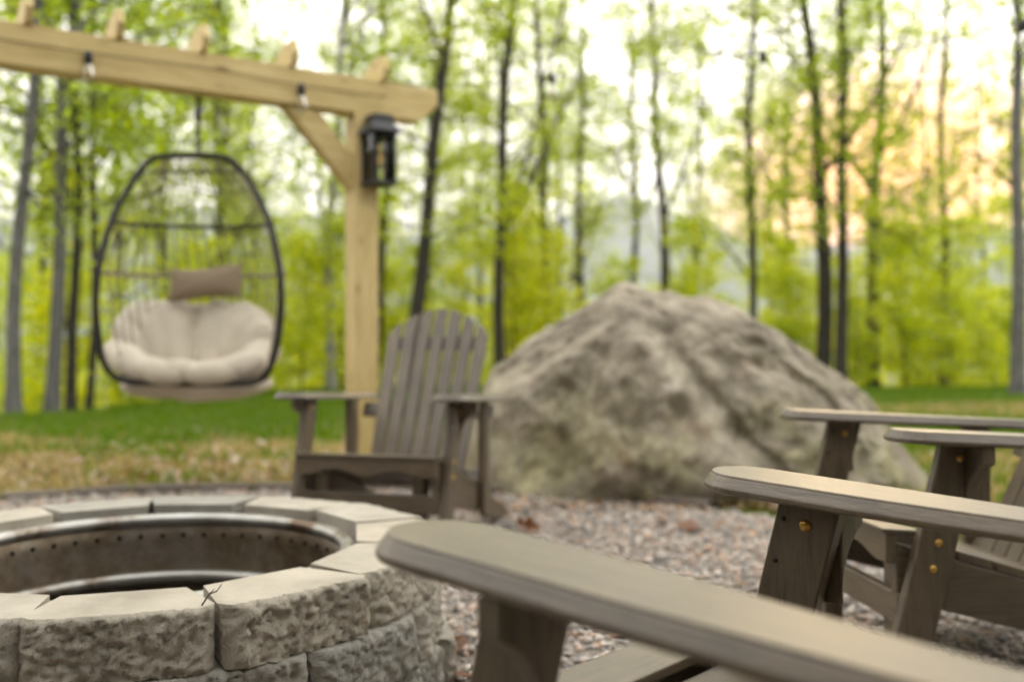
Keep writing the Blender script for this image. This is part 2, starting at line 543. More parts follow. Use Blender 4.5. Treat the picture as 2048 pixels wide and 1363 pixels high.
def rock():
    t = NT('lichen_granite')
    v = t.coord('Object')
    a = t.noise(v, 2.2, 7, 0.62, 0.4)
    b = t.noise(v, 9, 6, 0.65)
    d = t.noise(v, 45, 4, 0.7)
    c = t.ramp(a, [(0.30, (0.124, 0.103, 0.077)), (0.45, (0.279, 0.243, 0.186)), (0.60, (0.392, 0.346, 0.270)), (0.8, (0.495, 0.444, 0.361))])
    # greenish lichen, mostly low on the stone
    sx = t.n('SeparateXYZ'); t.l(v, sx.inputs[0])
    hz = t.n('MapRange'); hz.inputs['From Min'].default_value = 0.75; hz.inputs['From Max'].default_value = 0.1
    t.l(sx.outputs[2], hz.inputs['Value'])
    li = t.ramp(t.noise(v, 3.4, 5, 0.6, 0.6), [(0.42, (0, 0, 0)), (0.62, (1, 1, 1))])
    lf = t.mix(1.0, li, hz.outputs[0], 'MULTIPLY')
    c = t.mix(lf, c, t.ramp(b, [(0.3, (0.228, 0.210, 0.102)), (0.7, (0.432, 0.396, 0.240))]))
    c = t.mix(0.42, c, t.ramp(b, [(0.33, (0.42, 0.40, 0.38)), (0.58, (1.05, 1.05, 1.05))]), 'MULTIPLY')
    stk = t.noise(t.coord('Object', (3.2, 3.2, 0.7), (1, 5, 2)), 1.6, 5, 0.65, 0.8)
    c = t.mix(0.65, c, t.ramp(stk, [(0.34, (0.40, 0.37, 0.33)), (0.5, (0.95, 0.95, 0.95)), (0.7, (1.1, 1.1, 1.1))]), 'MULTIPLY')
    rust = t.ramp(t.noise(t.coord('Object', loc=(9, 3, 1)), 5.0, 4), [(0.68, (0, 0, 0)), (0.76, (1, 1, 1))])
    c = t.mix(t.mix(1.0, rust, (0.5, 0.5, 0.5), 'MULTIPLY'), c, (0.20, 0.13, 0.045))
    spk = t.n('TexVoronoi'); spk.inputs['Scale'].default_value = 38; t.l(v, spk.inputs['Vector'])
    c = t.mix(0.5, c, t.ramp(spk.outputs['Distance'], [(0.12, (0.62, 0.62, 0.60)), (0.4, (1.08, 1.07, 1.05))]), 'MULTIPLY')
    pk = t.ramp(t.noise(t.coord('Object', loc=(4, 2, 7)), 3.0, 3), [(0.66, (0, 0, 0)), (0.72, (1, 1, 1))])
    c = t.mix(t.mix(1.0, pk, (0.6, 0.6, 0.6), 'MULTIPLY'), c, (0.36, 0.27, 0.215))
    nb = t.bump(b, 0.45, 0.03)
    nb = t.bump(d, 0.7, 0.012, nb)
    t.bsdf(c, 0.92, spec=0.2, normal=nb)
    return t.m
M['rock'] = rock()

def gravel_mat():
    t = NT('mixed_pea_gravel')
    at = t.n('Attribute', attribute_name='rnd')
    c = t.ramp(at.outputs['Fac'], [(0.0, (0.230, 0.213, 0.196)), (0.14, (0.356, 0.328, 0.299)), (0.34, (0.483, 0.431, 0.380)),
                                   (0.52, (0.575, 0.494, 0.420)), (0.70, (0.575, 0.425, 0.333)), (0.80, (0.483, 0.310, 0.207)),
                                   (0.86, (0.667, 0.609, 0.540)), (0.96, (0.276, 0.270, 0.270))], 'CONSTANT')
    v = t.coord('Object')
    f = t.noise(v, 70, 4, 0.65)
    c = t.mix(0.55, c, t.ramp(f, [(0.3, (0.6, 0.58, 0.56)), (0.7, (1.15, 1.13, 1.1))]), 'MULTIPLY')
    t.bsdf(c, 0.75, spec=0.35, normal=t.bump(f, 0.3, 0.003))
    return t.m
M['gravel'] = gravel_mat()
M['gravel_bed'] = simple('gravel_bed', (0.25, 0.215, 0.18), 0.95, spec=0.1, nscale=60, var=0.5, bump=0.8, bdist=0.01)
M['paver'] = simple('edging_paver', (0.135, 0.112, 0.092), 0.9, spec=0.2, nscale=25, var=0.35, bump=0.4, bdist=0.004)

def ground_mat():
    t = NT('lawn_and_leaf_litter')
    v = t.coord('Object')
    geo = t.n('NewGeometry')
    at = t.n('Attribute', attribute_name='bare')
    n1 = t.noise(v, 2.6, 5, 0.65)
    n2 = t.noise(v, 14, 5, 0.65)
    grass = t.ramp(n2, [(0.3, (0.040, 0.060, 0.006)), (0.7, (0.090, 0.110, 0.014))])
    straw = t.ramp(n2, [(0.25, (0.13, 0.10, 0.05)), (0.5, (0.33, 0.265, 0.125)), (0.75, (0.46, 0.39, 0.22))])
    s = t.n('Math', operation='MULTIPLY_ADD'); s.inputs[1].default_value = 1.1; 
    t.l(n1, s.inputs[0])
    o = t.n('Math', operation='SUBTRACT'); t.l(at.outputs['Fac'], o.inputs[0]); o.inputs[1].default_value = 0.55
    t.l(o.outputs[0], s.inputs[2])
    f = t.ramp(s.outputs[0], [(0.42, (0, 0, 0)), (0.60, (1, 1, 1))])
    c = t.mix(f, grass, straw)
    at2 = t.n('Attribute', attribute_name='woods')
    litter = t.ramp(n2, [(0.3, (0.055, 0.058, 0.012)), (0.7, (0.125, 0.125, 0.025))])
    c = t.mix(at2.outputs['Fac'], c, litter)
    t.bsdf(c, 0.95, spec=0.1, normal=t.bump(n2, 0.6, 0.03))
    return t.m
M['ground'] = ground_mat()
M['hill'] = simple('wooded_hillside', (0.045, 0.060, 0.022), 0.95, spec=0.05, nscale=0.012, var=0.4)

# ------------------------------------------------------------------ terrain
EX = np.array([-60, -8, -4.83, -3.7, 0, 3, 7.7, 14, 60], float)
EY = np.array([3, 7.0, 10.0, 14.6, 16.0, 16.0, 15.4, 13.0, 9.0], float)
def zt(x, y):
    e = np.interp(x, EX, EY)
    d = np.maximum(y - e, 0)
    drop = np.where(d < 3, 0.04 * d * d, 0.36 + 0.22 * (d - 3))
    drop = np.where(d > 90, 0.36 + 0.22 * 87 + (d - 90) * 0.03, drop)
    drop = np.minimum(drop, 60)
    near = smoothstep(4.8, 7.5, y) * 0.02 * np.sin(x * 1.3 + y) 
    return -drop + near
def build_ground():
    def axis(near, far, n, m):
        a = np.linspace(-near, near, n)
        g = near * (far / near) ** (np.arange(1, m + 1) / m)
        return np.concatenate([-g[::-1], a, g])
    xs = axis(14, 6000, 141, 30)
    ys = axis(22, 6000, 181, 30)
    X, Y = np.meshgrid(xs, ys)
    Z = zt(X, Y)
    V = np.stack([X, Y, Z], -1).reshape(-1, 3)
    w, h = len(xs), len(ys)
    i = np.arange(w * h).reshape(h, w)
    F = np.stack([i[:-1, :-1], i[:-1, 1:], i[1:, 1:], i[1:, :-1]], -1).reshape(-1, 4)
    e = np.interp(X, EX, EY)
    bare_l = smoothstep(4.9, 5.2, Y) * (1 - smoothstep(6.8, 9.2, Y + 0.6 * np.sin(X * 1.7) + .3 * np.sin(X * 4.1 + Y * 2))) * (1 - smoothstep(0.5, 1.5, X))
    strip = smoothstep(9.2, 10.2, Y) * (1 - smoothstep(11.8, 12.8, Y)) * smoothstep(2.6, 3.4, X)
    near_r = smoothstep(4.4, 4.9, Y) * (1 - smoothstep(6.6, 7.8, Y)) * smoothstep(1.6, 2.2, X) * 0.75
    behind = 1 - smoothstep(-3, 0, Y)
    bare = np.clip(np.maximum.reduce([bare_l, strip, near_r, behind * 0.5]), 0, 1).ravel()
    woods = smoothstep(0.2, 2.0, Y - e).ravel()
    me = np_mesh('ground', V, F, True, {'bare': bare, 'woods': woods})
    g = obj('ground', me, M['ground'])
    tag(g, kind='structure')
build_ground()

def build_hills():
    # a wooded ridge across the valley
    n, m = 160, 24
    V = []
    for j in range(m):
        s = j / (m - 1)
        for i in range(n):
            a = R(-75 + 150 * i / (n - 1))
            d = 1500 + 1500 * s
            deg = math.degrees(a)
            el = 5.6 + 1.3 * math.exp(-((deg + 18) / 16) ** 2) + 1.9 * math.exp(-((deg - 7) / 5) ** 2) - 0.5 * math.exp(-((deg - 21) / 6) ** 2) + 0.35 * math.sin(deg * 0.31) + 0.15 * math.sin(deg * 1.1 + 1)
            top = 2300 * math.tan(R(el))
            prof = math.sin(min(1, s / 0.55) * math.pi / 2) if s < 0.55 else math.cos((s - 0.55) / 0.45 * math.pi / 2)
            z = -70 + (top + 70) * max(0, prof) + 14 * mnoise.noise((i * 0.33, j * 0.5, 2.0))
            V.append((d * math.sin(a), d * math.cos(a), z))
    F = [(j * n + i, j * n + i + 1, (j + 1) * n + i + 1, (j + 1) * n + i) for j in range(m - 1) for i in range(n - 1)]
    o = obj('hills', np_mesh('hills', V, F, True), M['hill'])
    tag(o, kind='structure')
build_hills()

# ------------------------------------------------------------------ gravel patio
GC = Vector((-1.0, 1.75)); GR = 3.38
def gravel_r(a):
    return GR + 0.05 * math.sin(3 * a) 
def build_gravel():
    n = 96
    bm = bmesh.new()
    vs = [bm.verts.new((GC.x + gravel_r(2 * math.pi * k / n) * math.cos(2 * math.pi * k / n), GC.y + gravel_r(2 * math.pi * k / n) * math.sin(2 * math.pi * k / n), 0.006)) for k in range(n)]
    bm.faces.new(vs)
    o = obj('gravel_patio', bm, M['gravel_bed'])
    tag(o, kind='structure')
    # pebbles
    def ico(sub):
        b = bmesh.new(); bmesh.ops.create_icosphere(b, subdivisions=sub, radius=1)
        V = np.array([v.co[:] for v in b.verts]); F = np.array([[v.index for v in f.verts] for f in b.faces]); b.free()
        return V, F
    iv1, if1 = ico(1); iv2, if2 = ico(2)
    def shapes(V, k):
        out = []
        for s in range(k):
            r = np.random.default_rng(100 + s)
            W = V.copy()
            for _ in range(6):
                d = r.normal(size=3); d /= np.linalg.norm(d)
                p = W @ d
                W -= np.outer(np.maximum(p - r.uniform(0.55, 0.85), 0), d)
            out.append(W * np.array([1.0, r.uniform(.65, .9), r.uniform(.45, .65)]))
        return out
    def scatter(N, V, F, pred, smin, smax):
        sh = shapes(V, 8)
        P = []
        while len(P) < N:
            a = rng.uniform(0, 2 * math.pi, N); q = np.sqrt(rng.uniform(0, 1, N)) * (GR + .02)
            x = GC.x + q * np.cos(a); y = GC.y + q * np.sin(a)
            ok = ((x + .857) ** 2 + (y - 2.27) ** 2 > .63 ** 2) & (y > .25) & (np.abs(x) < y * .58 + 1.1) & pred(x, y)
            P += list(zip(x[ok], y[ok]))
        P = np.array(P[:N])
        s = np.exp(rng.normal(math.log((smin + smax) / 2), 0.32, N)).clip(smin * .6, smax * 1.5)
        W = np.empty((N, len(V), 3), np.float32)
        for k in range(N):
            b = sh[k % 8] * s[k]
            t = rng.uniform(0, 2 * math.pi); tl = rng.normal(0, .35)
            c, sn = math.cos(t), math.sin(t); c2, s2 = math.cos(tl), math.sin(tl)
            b = b @ np.array([[1, 0, 0], [0, c2, -s2], [0, s2, c2]]).T
            b = b @ np.array([[c, -sn, 0], [sn, c, 0], [0, 0, 1]]).T
            W[k] = b + (P[k, 0], P[k, 1], 0.008 + s[k] * rng.uniform(.1, .8))
        Fa = (F[None] + (np.arange(N) * len(V))[:, None, None]).reshape(-1, 3)
        rn = np.repeat(rng.uniform(0, 1, N), len(V))
        return W.reshape(-1, 3), Fa, rn
    near = lambda x, y: y < 2.9
    far = lambda x, y: y >= 2.9
    V1, F1, r1 = scatter(21000, iv2, if2, near, .0058, .0118)
    V2, F2, r2 = scatter(28000, iv1, if1, far, .0068, .0130)
    me = np_mesh('gravel', np.concatenate([V1, V2]), np.concatenate([F1, F2 + len(V1)]), True, {'rnd': np.concatenate([r1, r2])})
    o = obj('gravel', me, M['gravel'])
    tag(o, 'loose grey, tan and pinkish pea gravel around the fire pit', 'gravel', kind='stuff')
build_gravel()

# edging pavers behind the fire pit
def build_edging():
    root = empty('paver_edging', (GC.x, GC.y, 0))
    tag(root, 'low row of dark brown edging pavers between gravel and dry lawn', 'edging')
    L, gap = 0.285, 0.012
    step = (L + gap) / (GR + .05)
    a = R(148)
    mes = []
    for k in range(3):
        bm = box_bm(-L / 2, L / 2, -.06, .06, -.06, .045, .012, 2)
        for v in bm.verts:
            v.co += Vector((0, 0, 0.004 * mnoise.noise(v.co * 9 + Vector((k * 5, 0, 0)))))
        me = bpy.data.meshes.new('paver'); bmesh.ops.recalc_face_normals(bm, faces=bm.faces[:]); bm.to_mesh(me); bm.free()
        me.materials.append(M['paver']); mes.append(me)
    i = 0
    while a > R(57):
        r = GR + .075
        obj('paver', mes[i % 3], None, root, (r * math.cos(a), r * math.sin(a), random.uniform(-.012, .008)), (random.uniform(-.03, .03), random.uniform(-.03, .03), a - math.pi / 2 + random.uniform(-.02, .02)))
        a -= step; i += 1
build_edging()

# ------------------------------------------------------------------ grass
def build_grass():
    def blades(N, pred, hmin, hmax, box, w=.006):
        P = []
        while len(P) < N:
            x = rng.uniform(box[0], box[1], N); y = rng.uniform(box[2], box[3], N)
            ok = pred(x, y) & (np.abs(x) < y * .60 + .8) & ((x - GC.x) ** 2 + (y - GC.y) ** 2 > (GR + .15) ** 2)
            P += list(zip(x[ok], y[ok]))
        P = np.array(P[:N])
        z = zt(P[:, 0], P[:, 1])
        h = rng.uniform(hmin, hmax, N); a = rng.uniform(0, 2 * math.pi, N); ln = rng.uniform(.1, .7, N) * h; a2 = rng.uniform(0, 2 * math.pi, N)
        ww = w * rng.uniform(.7, 1.5, N)
        base = np.stack([P[:, 0], P[:, 1], z], -1)
        dx = np.stack([np.cos(a) * ww, np.sin(a) * ww, np.zeros(N)], -1)
        mid = base + np.stack([np.cos(a2) * ln * .35, np.sin(a2) * ln * .35, h * .6], -1)
        tip = base + np.stack([np.cos(a2) * ln, np.sin(a2) * ln, h], -1)
        V = np.stack([base - dx, base + dx, mid + dx * .8, tip, mid - dx * .8], 1).reshape(-1, 3)
        i = np.arange(N) * 5
        F = np.concatenate([np.stack([i, i + 1, i + 2], -1), np.stack([i, i + 2, i + 4], -1), np.stack([i + 4, i + 2, i + 3], -1)])
        return V, F, np.repeat(rng.uniform(0, 1, N), 5)
    def ed(x): return np.interp(x, EX, EY)
    def patch(x, y):
        return .5 + .25 * np.sin(x * 3.1 + np.sin(y * 2.3) * 2) + .25 * np.sin(y * 4.7 + x * 1.9 + 1.5 * np.sin(x * 1.1))
    def green_p(x, y):
        left = smoothstep(6.4, 9.4, y + .7 * np.sin(x * 1.7) + .5 * np.sin(x * 5.3 + y * 1.3) + .35 * np.sin(x * 11 + 2 * np.sin(y * 3))) * .96 + .03
        left = np.clip(left + (patch(x, y) - .55) * .8 * (1 - smoothstep(8.2, 9.5, y)), .02, 1)
        st = 1 - .85 * smoothstep(9.4, 10.2, y) * (1 - smoothstep(11.8, 12.6, y))
        right = np.clip(.25 + (patch(x, y) - .5) * .7 + smoothstep(6.8, 8.2, y), .05, 1) * st
        return np.where(x < 1.5, left, right) * (.45 + .55 * patch(x * 1.9 + 3, y * 1.4))
    g1 = lambda x, y: (rng.uniform(0, 1, len(x)) < green_p(x, y)) & (y - ed(x) < 1.6)
    V, F, r1 = blades(130000, g1, .03, .095, (-7, 11, 4.4, 17.5), .0065)
    o = obj('lawn_grass', np_mesh('lawn_grass', V, F, False, {'rnd': r1}), M['grass'])
    tag(o, 'short green lawn grass along the edge of the woods', 'grass', kind='stuff')
    g2 = lambda x, y: (rng.uniform(0, 1, len(x)) > green_p(x, y) * 1.15)
    V, F, r1 = blades(60000, g2, .015, .06, (-6, 9, 4.6, 14), .0058)
    o = obj('dry_grass', np_mesh('dry_grass', V, F, False, {'rnd': r1}), M['straw'])
    tag(o, 'patchy straw coloured dry grass between edging and lawn', 'dry grass', kind='stuff')
build_grass()

# ------------------------------------------------------------------ fire pit
PC = Vector((-0.843, 2.27, 0)); PR = 0.65; NB = 13; BH = 0.1085
def block_mesh(seed, w_out, w_in, depth):
    """wedge block: split rough outer face (towards +x), smooth top; local origin on the ring axis direction at the outer chord"""
    r = np.random.default_rng(seed)
    off = Vector(r.uniform(-50, 50, 3))
    nu, nv = 52, 20
    grid = []
    V, F, A = [], [], []
    def add(p, a):
        V.append(tuple(p)); A.append(a); return len(V) - 1
    slantL, slantR = r.uniform(.02, .05), r.uniform(.02, .05)
    cutL, cutR = (r.uniform(0, .022), r.uniform(0, .022))
    for j in range(nv + 1):
        row = []
        for i in range(nu + 1):
            s = i / nu * 2 - 1; t = j / nv
            y = s * w_out / 2; z = t * BH
            e = min(1, (1 - abs(s)) / .13); ez = min(1, min(t, 1 - t) / .12)
            q = Vector((y * 10, z * 10, 0)) + off
            big = mnoise.fractal(q * .9, 1.0, 2.0, 3)
            med = mnoise.fractal(q * 3.3, .9, 2.0, 4)
            rid = abs(mnoise.noise(q * 2.1 + Vector((3, 1, 7))))
            x = 0.014 + .014 * (min(1, e * 1.8) ** .7) * (.7 + .3 * ez) + .009 * big + .006 * mnoise.fractal(q * 6.5, .8, 2.0, 4) + .003 * med - .006 * rid + .006 * mnoise.noise(q * 13)
            x += .008 * (1 - t)                       # the broken face leans outwards at the foot
            if j == nv: x -= .006 + .004 * abs(mnoise.noise(q * 5))
            yy = y; zz = z
            if s < -.8: x -= cutL * (abs(s) - .8) / .2
            if s > .8: x -= cutR * (abs(s) - .8) / .2
            if j in (0, nv): zz = z
            else: zz = z + .004 * mnoise.noise(q * 4 + Vector((9, 9, 9)))
            if i not in (0, nu): yy = y + .005 * mnoise.noise(q * 4 + Vector((1, 5, 9)))
            row.append(add((x, yy, zz), 1.0))
        grid.append(row)
    for j in range(nv):
        for i in range(nu):
            F.append((grid[j][i], grid[j][i + 1], grid[j + 1][i + 1], grid[j + 1][i]))
    # top, bottom, sides, back with own vertices (sharp, smooth-cast faces)
    ns = 10
    def strip(row_src, z, flip, dz=0.0):
        prev = [add(V[k][:2] + (V[k][2],), 0.0) for k in row_src]
        for k in range(1, ns + 1):
            f = k / ns
            cur = []
            for i in range(nu + 1):
                s = i / nu * 2 - 1
                x0, y0, _ = V[row_src[i]]
                yb = s * w_in / 2
                xe = -depth
                x = x0 + (xe - x0) * f
                y = y0 + (yb - y0) * f
                cur.append(add((x, y, z), 0.0))
            for i in range(nu):
                q = (prev[i], prev[i + 1], cur[i + 1], cur[i])
                F.append(q if not flip else q[::-1])
            prev = cur
        return prev
    back_top = strip(grid[nv], BH, False)
    back_bot = strip(grid[0], 0, True)
    for c, flip in ((0, True), (nu, False)):
        colv = [grid[j][c] for j in range(nv + 1)]
        yb = (-1 if c == 0 else 1) * w_in / 2
        prev = [add(V[k], 0.15) for k in colv]
        for k in range(1, 9):
            f = k / 8
            cur = [add((V[v][0] + (-depth - V[v][0]) * f, V[v][1] + (yb - V[v][1]) * f, V[v][2] + (j / nv * BH - V[v][2]) * f), 0.15) for j, v in enumerate(colv)]
            for j in range(nv):
                q = (prev[j], cur[j], cur[j + 1], prev[j + 1])
                F.append(q if not flip else q[::-1])
            prev = cur
    for i in range(nu):
        a, b = V[back_bot[i]], V[back_bot[i + 1]]
        q = [add(a, .2), add(b, .2), add((b[0], b[1], BH), .2), add((a[0], a[1], BH), .2)]
        F.append(tuple(q[::-1]))
    V = np.array(V); 
    me = np_mesh('concrete_block', V, np.array(F), True, {'rough': A})
    bm = bmesh.new(); bm.from_mesh(me)
    bmesh.ops.recalc_face_normals(bm, faces=bm.faces[:]); bm.to_mesh(me); bm.free()
    me.polygons.foreach_set('use_smooth', [True] * len(me.polygons))
    me.materials.append(M['concrete'])
    return me

def build_pit():
    root = empty('fire_pit', PC)
    tag(root, 'round fire pit of stacked split-face concrete blocks with steel ring insert', 'fire pit')
    pitch = 2 * math.pi / NB
    meshes = [block_mesh(40 + k, 2 * PR * math.sin(pitch / 2) - .006, .212, .143) for k in range(7)]
    for c in range(3):
        for k in range(NB):
            a = R(-58.5) + pitch * (k + .5) + (pitch / 2 if c % 2 == 1 else 0) + random.uniform(-.012, .012)
            rr = PR * math.cos(pitch / 2) + .017 * (2 - c) + random.uniform(-.008, .008)
            o = obj('concrete_block', meshes[(k * 3 + c * 2) % 7], None, root, (rr * math.cos(a), rr * math.sin(a), c * (BH + .0015) + .001),
                    (random.uniform(-.006, .006), random.uniform(-.006, .006), a + random.uniform(-.03, .03)))
    rt = 0.311
    # steel insert: rolled rim, wall, inner ledge
    ro = .492
    rim = [(ro - .028 + .019 * math.cos(w), rt - .018 + .018 * math.sin(w)) for w in np.linspace(0, 2 * math.pi, 17)[:-1]]
    st = obj('steel_ring', lathe_mesh('steel_ring', rim, 96, True, True), M['steel'], root)
    rw = ro - .038
    wall = [(rw, rt - .012), (rw, rt - .07), (rw, rt - .12), (rw - .002, rt - .155), (rw - .003, .02), (rw + .002, .02), (rw + .003, rt - .15), (rw + .003, rt - .012)]
    obj('ring_wall', lathe_mesh('ring_wall', wall, 96, True, True), M['burnt'], root)
    led = [(rw - .018 + .016 * math.cos(w), rt - .168 + .018 * math.sin(w)) for w in np.linspace(0, 2 * math.pi, 13)[:-1]]
    obj('inner_ledge', lathe_mesh('inner_ledge', led, 96, True, True), M['steel'], root)
    # air holes: shallow dark plugs set in the wall
    hm = lathe_mesh('air_hole', [(0.0001, .002), (.0052, .002), (.006, 0), (.006, -.004)], 14, False)
    hm.materials.append(M['hole'])
    for k in range(52):
        a = 2 * math.pi * k / 52
        obj('air_hole', hm, None, root, ((rw - .0005) * math.cos(a), (rw - .0005) * math.sin(a), rt - .058), (0, R(-90), a))
    n = 48
    bm = bmesh.new()
    for j in range(9):
        pass
    bm.free()
    V, F = [(0, 0, .075)], []
    for j in range(1, 13):
        for k in range(n):
            q = j / 12 * (rw - .004); w = 2 * math.pi * k / n
            V.append((q * math.cos(w), q * math.sin(w), .07 + .02 * mnoise.noise((q * 9 * math.cos(w), q * 9 * math.sin(w), 3))))
    b = bmesh.new()
    vs = [b.verts.new(v) for v in V]
    for k in range(n):
        b.faces.new((vs[0], vs[1 + k], vs[1 + (k + 1) % n]))
        for j in range(11):
            b.faces.new((vs[1 + j * n + k], vs[1 + (j + 1) * n + k], vs[1 + (j + 1) * n + (k + 1) % n], vs[1 + j * n + (k + 1) % n]))
    obj('ash_bed', b, M['ash'], root, smooth=True)
build_pit()

# ------------------------------------------------------------------ adirondack chairs
CW = 0.611          # distance between arm centre lines
HA = 0.5845          # top of the arm
AS = 0.051          # the arms fall towards the back
def arm_mesh(side):
    """side=+1 left arm; outline in (u,v)"""
    wo, tip, back = .068, .127, -.68
    out = []
    n = 18
    # rounded front end
    for k in range(n + 1):
        w = math.pi / 2 - math.pi * k / n
        out.append((tip - .068 + .068 * math.cos(w), wo * math.sin(w)))
    # inner edge (v negative) towards the back, curving in
    for k in range(1, 22):
        f = k / 21
        u = (tip - .068) + (back - (tip - .068)) * f
        g = max(0, min(1, (f - .18) / .6)); g = g * g * (3 - 2 * g)
        out.append((u, -wo + .032 * g))
    # outer edge back to the front
    for k in range(0, 21):
        f = 1 - k / 21
        u = (tip - .068) + (back - (tip - .068)) * f
        g = max(0, min(1, (f - .25) / .7)); g = g * g * (3 - 2 * g)
        out.append((u, wo - .010 * g))
    m = len(out)
    def inset(d):
        res = []
        for i in range(m):
            p0, p1, p2 = Vector(out[i - 1]), Vector(out[i]), Vector(out[(i + 1) % m])
            t = (p2 - p0).normalized()
            nrm = Vector((t.y, -t.x))
            res.append(p1 + nrm * d)
        return res
    c = Vector((sum(p[0] for p in out) / m, sum(p[1] for p in out) / m))
    sgn = -1 if (inset(.01)[0] - c).length > (Vector(out[0]) - c).length else 1
    prof = [(.0125, 0.0), (.0115, -.0012), (.0108, -.0032), (.0095, -.0040), (.0010, -.0155), (0, -.0175), (0, -.0225), (.0015, -.0245), (.004, -.0255)]
    bm = bmesh.new()
    rings = []
    for d, z in prof:
        rings.append([bm.verts.new((p.x, side * p.y, HA + AS * p.x + z)) for p in inset(sgn * d)])
    bm.faces.new(rings[0]); bm.faces.new(rings[-1][::-1])
    for a, b in zip(rings, rings[1:]):
        for i in range(m):
            bm.faces.new((a[i], a[(i + 1) % m], b[(i + 1) % m], b[i]))
    bmesh.ops.recalc_face_normals(bm, faces=bm.faces[:])
    me = bpy.data.meshes.new('arm'); bm.to_mesh(me); bm.free()
    me.materials.append(M['chair_u'])
    return me

SL = .255           # forward slant of the front legs
def seat_z(u):
    f = (.114 - u)
    return .372 - .30 * f - .06 * max(0, .05 - abs(f - .2))
def build_chair():
    t = empty('adirondack_chair')
    LV = CW / 2 - .017      # leg centre
    zt_ = HA - .0257
    arm = {s: arm_mesh(s) for s in (1, -1)}
    for s in (1, -1):
        obj('arm', arm[s], None, t, (0, s * CW / 2, 0))
        # front leg, slanting
        def lu(z): return SL * (zt_ - z)
        poly = [(lu(zt_) - .088, zt_ - AS * .088), (lu(zt_), zt_), (lu(0.012), .012), (lu(.012) - .088, .012)]
        leg = obj('front_leg', prism_bm(poly, 'y', s * LV - .014, s * LV + .014, .003), M['chair_z'], t)
        # bolts on both faces
        for (z, du) in ((zt_ - .032, -.047), (.345, -.045), (.29, -.047)):
            for face in (1, -1):
                if face == -s and z < .5: continue
                prof = [(.0001, .0045), (.004, .0044), (.0072, .003), (.0088, .0), (.0088, -.003)]
                b = lathe_mesh('bolt', prof, 16)
                obj('bolt', b, M['brass'], leg, (lu(z) + du, s * LV + face * .0142, z), (R(-90) * face, 0, 0))
        for (z, du) in ((zt_ - .026, -.014), (zt_ - .085, -.016)):
            b = lathe_mesh('screw', [(.0001, .001), (.0035, .001), (.0042, -.002)], 10)
            obj('screw', b, M['screw'], leg, (lu(z) + du, s * (LV - .0142), z), (R(90) * s, 0, 0))
        # arm bracket outside the leg, curved
        v0 = LV + .014
        zb_ = zt_ - AS * .078
        pr = [(v0, zb_), (v0 + .068, zb_), (v0 + .068, zb_ - .034)]
        for k in range(1, 9):
            f = k / 8
            pr.append((v0 + .062 * (1 - f) ** 2.8 + .004, zt_ - .036 - .100 * f))
        pr.append((v0, zt_ - .140))
        pr = [(s * a, b) for a, b in pr]
        if s < 0: pr = pr[::-1]
        obj('arm_bracket', prism_bm(pr, 'x', -.078, -.050, .002), M['chair_z'], t)
        # rear upright between arm and side rail
        obj('rear_upright', prism_bm([(-.455, zt_ - AS * .455), (-.38, zt_ - AS * .38), (-.385, .10), (-.46, .06)], 'y', s * (LV - .004) - .014, s * (LV - .004) + .014, .003), M['chair_z'], t)
        # side rail running from the seat front down to the rear foot
        top = [(.088 - k * .05, seat_z(.088 - k * .05) - .022) for k in range(10)]
        rail = top + [(-.62, .120), (-.845, .040), (-.855, .012), (-.72, .012), (-.48, .085), (-.20, .145), (.088, .220)]
        obj('side_rail', prism_bm(rail, 'y', s * (LV - .018) - .028 * (s > 0), s * (LV - .018) + .028 * (s < 0), .003), M['chair_u'], t)
    hw = LV - .0182
    # scalloped front apron
    pts = [(-hw, .366), (-hw, .298)]
    for k in range(1, 40):
        f = k / 40
        v = -hw + 2 * hw * f
        e = abs(2 * f - 1)
        if e > .86: z = .298
        else:
            z = .310 + .011 * math.cos(e / .86 * math.pi * 2 - math.pi) - .002
        pts.append((v, z))
    pts += [(hw, .298), (hw, .366)]
    obj('apron', prism_bm(pts, 'x', .088, .112, .002), M['chair_v'], t)
    # stretcher between the front legs
    obj('stretcher', box_bm(.065, .0878, -LV + .0142, LV - .0142, .165, .232, .003, 1), M['chair_v'], t)
    for s in (-1, 1):
        obj('support_leg', prism_bm([(.015, .300), (.0645, .300), (.0645, .012), (.015, .012)], 'y', s * .185 - .024, s * .185 + .024, .003), M['chair_z'], t)
    # seat slats
    for k in range(7):
        u1 = .122 - k * .088; u0 = u1 - .078
        z1, z0 = seat_z(u1), seat_z(u0)
        if k == 0: z1 = z0 = .374; 
        th = .021
        poly = [(u0, z0), (u1, z1), (u1, z1 - th), (u0, z0 - th)]
        if k == 0: poly = [(u0, z0 - .006), (u1, z1), (u1 , z1 - th + .013), (u0, z0 - th)]
        wv = hw + (.006 if k == 0 else -.002)
        obj('seat_slat', prism_bm(poly, 'y', -wv, wv, .004, 2), M['chair_v'], t)
    # reclined back of seven slats with an arched top
    b0 = Vector((-.385, .215)); bt = Vector((-.745, .915))
    d = (bt - b0).normalized(); Lb = (bt - b0).length
    tilt = math.atan2(-d.x, d.y)
    back_m = Matrix.Translation((b0.x, 0, b0.y)) @ Matrix.Rotation(-tilt, 4, 'Y')
    for k in range(7):
        i = k - 3
        wv = .0262
        vb = i * .0575; vt = i * .0670
        Ls = Lb * (1 - .0125 * i * i)
        cut = .010 * i
        poly = [(vb - wv, -.02), (vb + wv, -.02), (vt + wv, Ls - cut * 1.1 - .004 * abs(i)), (vt, Ls), (vt - wv, Ls + cut * 1.1 - .004 * abs(i))]
        if i == 0: poly = [(vb - wv, -.02), (vb + wv, -.02), (vt + wv, Ls), (vt - wv, Ls)]
        o = obj('back_slat', prism_bm(poly, 'x', -.009, .009, .003), M['chair_z'], t)
        o.matrix_local = back_m
